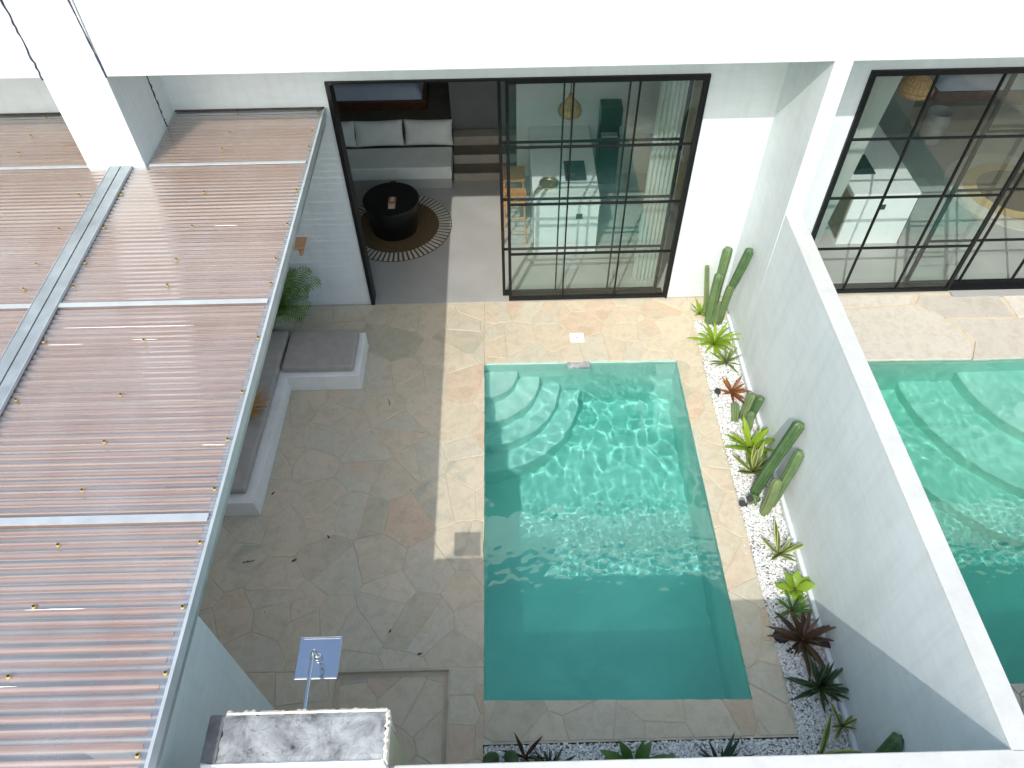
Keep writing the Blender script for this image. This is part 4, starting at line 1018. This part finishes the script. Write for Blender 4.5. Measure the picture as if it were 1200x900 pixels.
for k in range(22):
    az = k*2.39996; inst('frond', fm[k%2], PP, (0,0,.41), (Matrix.Rotation(az,4,'Z')@Matrix.Rotation(radians(rr.uniform(0,28)),4,'Y')).to_euler(), (rr.uniform(.75,.98),)*3)
inst('stem', MB().tube([(0,0,.38),(.01,0,.5),(0,.01,.62)], [.03,.035,.02], 8).mesh('stem','bark'), PP)
# dried leaf fan on the bench
DF = empty('dried_palm_leaf', (-3.42, 6.05, .41), 'orange dried palm leaf fan lying on the grey bench under the roof edge', 'dried leaf')
rr = random.Random(8)
dm = blade_mesh('leaflet', .42, .05, 'dried', bend=.15, fold=.2)
for k in range(13):
    az = radians(-75 + k*12 + rr.uniform(-3,3)); inst('leaflet', dm, DF, (0,0,.02), (Matrix.Rotation(az,4,'Z')@Matrix.Rotation(radians(62+rr.uniform(-5,5)),4,'Y')).to_euler(), (1,1,rr.uniform(.8,1.05)))
inst('stalk', MB().tube([(-.32,0,.01),(-.1,0,.02),(0,0,.03)], .009, 6).mesh('stalk','dried'), DF)
# wooden bracket on the facade
tag(MB().box(-2.96,-2.80,8.20,8.436,1.30,1.33).box(-2.90,-2.86,8.25,8.437,1.15,1.299).build('wall_shelf','slat', loc=(-2.88,8.43,1.3)), 'small orange wooden bracket on the shaded house wall above the palm', 'bracket')

# ------------------------------------------------------------------ garden spot lights
def spot(x, y, n, lab):
    s = empty('garden_spotlight', (x, y, 0), lab, 'spotlight')
    MB().tube([(x,y,-.03),(x,y,.05)], .008, 6).build('spike', 'rubber', s)
    for k in range(n):
        dx = (k-(n-1)/2)*.11
        MB().tube([(x+dx,y+.02+dx*.6,.05),(x+dx-.035,y-.015+dx*.6,.12)], [.034,.042], 16).build('lamp_head', 'rubber', s)
        MB().tube([(x+dx-.0352,y-.0152+dx*.6,.1203),(x+dx-.036,y-.016+dx*.6,.1215)], .030, 16).build('lens', 'charcoal', s)
spot(2.895, 6.46, 1, 'small black spotlight left of the bronze bromeliad')
spot(2.90, 4.72, 2, 'black twin spotlight at the foot of the thick cactus')
# low dark mound put in for the black drain cavity by the maroon plant
tag(MB().lathe([(.0005,.06),(.07,.04),(.09,-.01),(.0005,-.01)], 9, (2.91,3.08,.0)).build('drain_cavity', 'rubber', loc=(2.91,3.08,0)), 'dark lump standing in for a drain cavity in the gravel by the maroon bromeliad', 'cable')

# ------------------------------------------------------------------ gravel
def gravel():
    r = random.Random(4); t = (1+5**.5)/2
    ico = [Vector(v).normalized() for v in [(-1,t,0),(1,t,0),(-1,-t,0),(1,-t,0),(0,-1,t),(0,1,t),(0,-1,-t),(0,1,-t),(t,0,-1),(t,0,1),(-t,0,-1),(-t,0,1)]]
    icf = [(0,11,5),(0,5,1),(0,1,7),(0,7,10),(0,10,11),(1,5,9),(5,11,4),(11,10,2),(10,7,6),(7,1,8),(3,9,4),(3,4,2),(3,2,6),(3,6,8),(3,8,9),(4,9,5),(2,4,11),(6,2,10),(8,6,7),(9,8,1)]
    variants = []
    for k in range(14):
        variants.append([v*r.uniform(.78,1.1) for v in ico])
    V = []; Fc = []
    def one(x, y, z, s):
        q = Euler((r.uniform(0,6.3), r.uniform(0,6.3), r.uniform(0,6.3))).to_matrix(); sx, sy, sz = s*r.uniform(.8,1.3), s*r.uniform(.7,1.0), s*r.uniform(.5,.75)
        o = len(V); rz = r.uniform(0,6.3); c_, s_ = cos(rz), sin(rz)
        for v in r.choice(variants):
            w = q @ v; a, b = w.x*sx, w.y*sy; V.append((x+a*c_-b*s_, y+a*s_+b*c_, z+w.z*sz))
        Fc.extend((a+o,b+o,c+o) for a,b,c in icf)
    def fill(x0f, x1f, y0, y1, n):
        for _ in range(n):
            y = r.uniform(y0, y1); x0, x1 = x0f(y), x1f(y); one(r.uniform(x0, x1), y, r.uniform(-.030, -.006), r.uniform(.010, .019))
    fill(lambda y: 2.835-.005*(y-2), lambda y: 3.31, 2.05, 7.93, 14500)
    fill(lambda y: -.325, lambda y: 3.31, 1.32, 2.045, 12500)
    # strays on the paving edge
    for _ in range(40): one(r.uniform(2.70, 2.82), r.uniform(2.2, 7.9), .008, .009)
    return MB().add(V, Fc)
tag(gravel().build('white_gravel', 'pebble', loc=(3.0, 4.0, -.02)), kind='stuff')
bedm = MB().add([(2.83,2.05,-.045),(3.33,2.05,-.045),(3.33,7.93,-.045),(2.80,7.93,-.045)],[(0,1,2,3)]).add([(-.33,1.31,-.045),(3.33,1.31,-.045),(3.33,2.05,-.045),(-.33,2.05,-.045)],[(0,1,2,3)])
tag(bedm.build('planting_bed', 'gravelbase'), kind='structure')
# small kerb faces of paving towards the bed come from the stones' sides

# ------------------------------------------------------------------ dead leaves and debris
def debris(x, y, kind, s, rz, lab):
    r = random.Random(int(x*100+y*10)); mb = MB()
    if kind == 'leaf':
        mb.prism([(x+s*cos(rz)*a-s*sin(rz)*b, y+s*sin(rz)*a+s*cos(rz)*b) for a,b in ((-1,0),(-.5,.35),(.3,.3),(1,0),(.4,-.32),(-.4,-.3))], .004, .009)
    else:
        p = Vector((x,y,.01)); P = [p]
        for k in range(5): p = p+Vector((cos(rz+r.uniform(-.6,.6))*s*.4, sin(rz+r.uniform(-.6,.6))*s*.4, r.uniform(-.002,.006))); P.append(p.copy())
        mb.tube(P, .005, 5)
        mb.tube([P[2], P[2]+Vector((s*.3*cos(rz+1.2), s*.3*sin(rz+1.2), .008))], .004, 5)
    tag(mb.build('dead_leaf' if kind=='leaf' else 'twig', 'drylef', loc=(x,y,0)), lab, 'leaf' if kind=='leaf' else 'twig')
debris(-3.16, 4.10, 'twig', .07, .1, 'dark curled twig on the paving near the end of the bench')
debris(-2.56, 4.12, 'leaf', .035, .6, 'brown ragged dead leaf on the paving right of the dark twig')
debris(-1.36, 3.24, 'leaf', .025, 1.2, 'single dark leaf on the shaded paving between shower and pool')
debris(-1.02, 2.98, 'leaf', .03, .3, 'tiny dark leaf beside the corner of the shower tray')
debris(-2.98, 5.05, 'leaf', .03, 1.0, 'small brown leaf close to the front edge of the bench')
debris(-1.63, 6.42, 'twig', .05, 2.0, 'thin twig on the paving beyond the bench corner')
debris(-2.2, 4.42, 'leaf', .03, 2.2, 'tiny black leaf in the middle of the shaded paving')

def litter():
    r = random.Random(77); mb = MB()
    def bit(x, y, z, s):
        a = r.uniform(0, 6.3); n = r.choice((4,5,6)); pts = [(x+s*r.uniform(.5,1)*cos(a+2*pi*k/n), y+s*r.uniform(.25,.7)*sin(a+2*pi*k/n)) for k in range(n)]
        mb.add([(p[0],p[1],z+r.uniform(0,.004)) for p in pts], [tuple(range(n))])
    for _ in range(70): bit(r.uniform(2.84,3.30), r.uniform(1.4,7.9), .010, r.uniform(.006,.020))
    for _ in range(45): bit(r.uniform(-.3,2.8), r.uniform(1.4,2.03), .010, r.uniform(.006,.016))
    for _ in range(60): bit(r.uniform(-3.1,-.4), r.uniform(2.9,8.3), .004, r.uniform(.004,.012))
    for _ in range(14): bit(r.uniform(-.6,2.8), r.uniform(7.25,8.4), .004, r.uniform(.004,.009))
    return mb
tag(litter().build('leaf_litter', 'drylef', loc=(0,4,0)), kind='stuff')

# ------------------------------------------------------------------ clear pergola roofs
def sheet_mesh(x0, x1, y0, y1, z, per=.0615, amp=.0040):
    n = int((y1-y0)/per*8); nx = 10; vs = []; fs = []; r0 = random.random()*10
    for j in range(n+1):
        y = y0+(y1-y0)*j/n; c_ = amp*sin(2*pi*y/per)
        for i in range(nx+1):
            x = x0+(x1-x0)*i/nx
            vs.append((x, y+.004*noise.noise(Vector((x*1.2, y*2, r0))), z+c_+.006*noise.noise(Vector((x*.9, y*1.3, r0+3)))))
    for j in range(n):
        for i in range(nx): a = j*(nx+1)+i; fs.append((a, a+1, a+nx+2, a+nx+1))
    return MB().add(vs, fs)
def roof(xa, xb, lab, edge_right, cut=None):
    R_ = empty('clear_roof', ((xa+xb)/2, 4.6, ZR), lab, 'roof', None)
    segs = [(0.45, 2.79), (2.77, 5.06), (5.04, 7.30), (7.28, 8.42)]
    for a, b in segs:
        if b > 8 and edge_right:        # notch for the pillar
            sheet_mesh(-3.955, xb, a, b, ZR+.03).build('clear_sheet', 'poly', R_, smooth=True)
        elif b > 8: sheet_mesh(xa, -4.61, a, b, ZR+.03).build('clear_sheet', 'poly', R_, smooth=True)
        else: sheet_mesh(xa, xb, a, b, ZR+.03).build('clear_sheet', 'poly', R_, smooth=True)
    me = MB().box(-(xb-xa)/2+.03, (xb-xa)/2-(.075 if edge_right else .02), -.0155, .0155, -.056, 0).mesh('slat', 'slat')
    mes = MB().box(-(xb-.0+3.955)/2, (xb+3.955)/2-.075, -.0155, .0155, -.056, 0).mesh('slat', 'slat')
    y = 0.50; r = random.Random(3)
    while y < 8.38:
        if y > 7.24:
            if edge_right: inst('slat', mes, R_, ((xb-3.955)/2-(xa+xb)/2, y-4.6, .002), (r.uniform(-.02,.02), 0, r.uniform(-.0012,.0012)))
            elif xb > -4.62: inst('slat', me, R_, (-.26, y-4.6, .002))
        else: inst('slat', me, R_, (r.uniform(-.006,.006), y-4.6+r.uniform(-.001,.001), .002+r.uniform(-.001,.001)), (r.uniform(-.02,.02), 0, r.uniform(-.0004,.0004)))
        y += .0852
    # beams under the slats
    for x in ([xb-.055] if edge_right else []) + [xa+.12]:
        yb = 7.2 if x < -3.9 and edge_right else 8.42
        MB().box(x-.03, x+.03, .46, yb, ZR-.17, ZR-.05).build('beam', 'galv', R_)
    if edge_right:
        MB().box(xb-.07, xb-.004, .46, 8.43, ZR-.048, ZR+.004).build('edge_beam', 'galv', R_)
        MB().box(xb-.003, xb+.008, .44, 8.432, ZR-.05, ZR+.050).build('edge_trim', 'alu', R_)
        MB().box(xb-.014, xb-.0035, .441, 8.431, ZR+.042, ZR+.050).build('edge_trim', 'alu', R_)
    x_ = xb-.045 if edge_right else xb
    for yj, w in ((2.79, .032), (5.055, .026), (7.29, .020)):
        x0_ = (-3.95 if yj > 7 and edge_right else xa)
        MB().box(x0_+.02, x_, yj-w, yj+w, ZR+.041, ZR+.049).build('joint_strip', 'alu', R_)
    # wall flashing
    MB().box(-3.95 if edge_right else xa, xb if edge_right else -4.62, 8.40, 8.436, ZR+.042, ZR+.056).build('wall_flashing', 'joint', R_)
    # screws
    wm = MB().lathe([(.016,0),(.016,.004),(.010,.007),(.0005,.008)], 12).mesh('screw', 'brasswasher')
    hm = MB().lathe([(.008,0),(.008,.008),(.0005,.009)], 6).mesh('screw_head', 'rubber')
    ys = [.78,1.22,1.67,2.12,2.585,3.045,3.49,3.95,4.584,5.30,5.66,6.19,6.746,7.577,7.934,8.36]
    r = random.Random(2)
    xs_ = [-2.205, -3.19, -4.06] if edge_right else [-4.52, -5.5, -6.6, -7.7, -8.8]
    for x in xs_:
        for yy in ys:
            if x < -3.9 and yy > 7.1 and x > -4.7: continue
            if x == -3.19 and r.random() < .12: continue
            s = inst('screw', wm, R_, (x+r.uniform(-.02,.02)-(xa+xb)/2, yy-4.6+r.uniform(-.02,.02), .040)); s2 = inst('screw_head', hm, s, (0,0,.0085))
    return R_
roof(-4.17, -2.148, 'clear corrugated roof over brown slats with a free right edge above the bench', True)
roof(-9.6, -4.29, 'clear corrugated roof of the left neighbour beyond the metal channel', False)
rk = random.Random(21)
ROOF = bpy.data.objects['clear_roof']
for (x0_, x1_, yy) in ((-3.96,-2.80,4.765),(-3.30,-3.08,4.60),(-4.02,-3.72,4.56),(-2.95,-2.72,6.19),(-3.55,-3.1,1.62),(-3.25,-2.85,2.12),(-2.40,-2.22,3.44)):
    mb = MB(); P = []; n_ = 14
    vs_ = []; 
    for k in range(n_+1):
        t_ = k/n_; w_ = .0036*(sin(pi*min(1,max(0,t_)))**.4)*rk.uniform(.4,1.2)+.0008; xx = x0_+(x1_-x0_)*t_; dy = .003*noise.noise(Vector((xx*8, yy, 0)))
        vs_ += [(xx, yy+dy-w_, ZR+.037), (xx, yy+dy+w_, ZR+.037), (xx, yy+dy, ZR+.040)]
    mb.add(vs_, [f for k in range(n_) for f in ((k*3, k*3+3, k*3+5, k*3+2), (k*3+2, k*3+5, k*3+4, k*3+1))])
    mb.build('sealant_streak', 'drain', ROOF)
ch = empty('metal_channel', (-4.24, 4, ZR), 'grey metal channel with a dark slot between the two clear roofs', 'channel')
MB().box(-4.345, -4.238, .44, YP-.012, ZR+.043, ZR+.062).build('channel_half', 'galv', ch, bevel=.003)
MB().box(-4.225, -4.118, .44, YP-.012, ZR+.043, ZR+.062).build('channel_half', 'galv', ch, bevel=.003)
MB().box(-4.2375, -4.2255, .44, YP-.012, ZR+.030, ZR+.045).build('slot', 'joint', ch)
MB().box(-4.350, -4.3455, .44, YP-.012, ZR+.035, ZR+.068).build('lip', 'alu', ch)
MB().box(-4.1175, -4.112, .44, YP-.012, ZR+.035, ZR+.068).build('lip', 'alu', ch)

# ------------------------------------------------------------------ bring everything to metres
done = set()
for o in list(SC.objects):
    if o.type in ('CAMERA', 'LIGHT'): continue
    if o.type == 'MESH' and o.data.name not in done:
        done.add(o.data.name); o.data.transform(Matrix.Scale(S, 4))
    o.location = Vector(o.location)*S
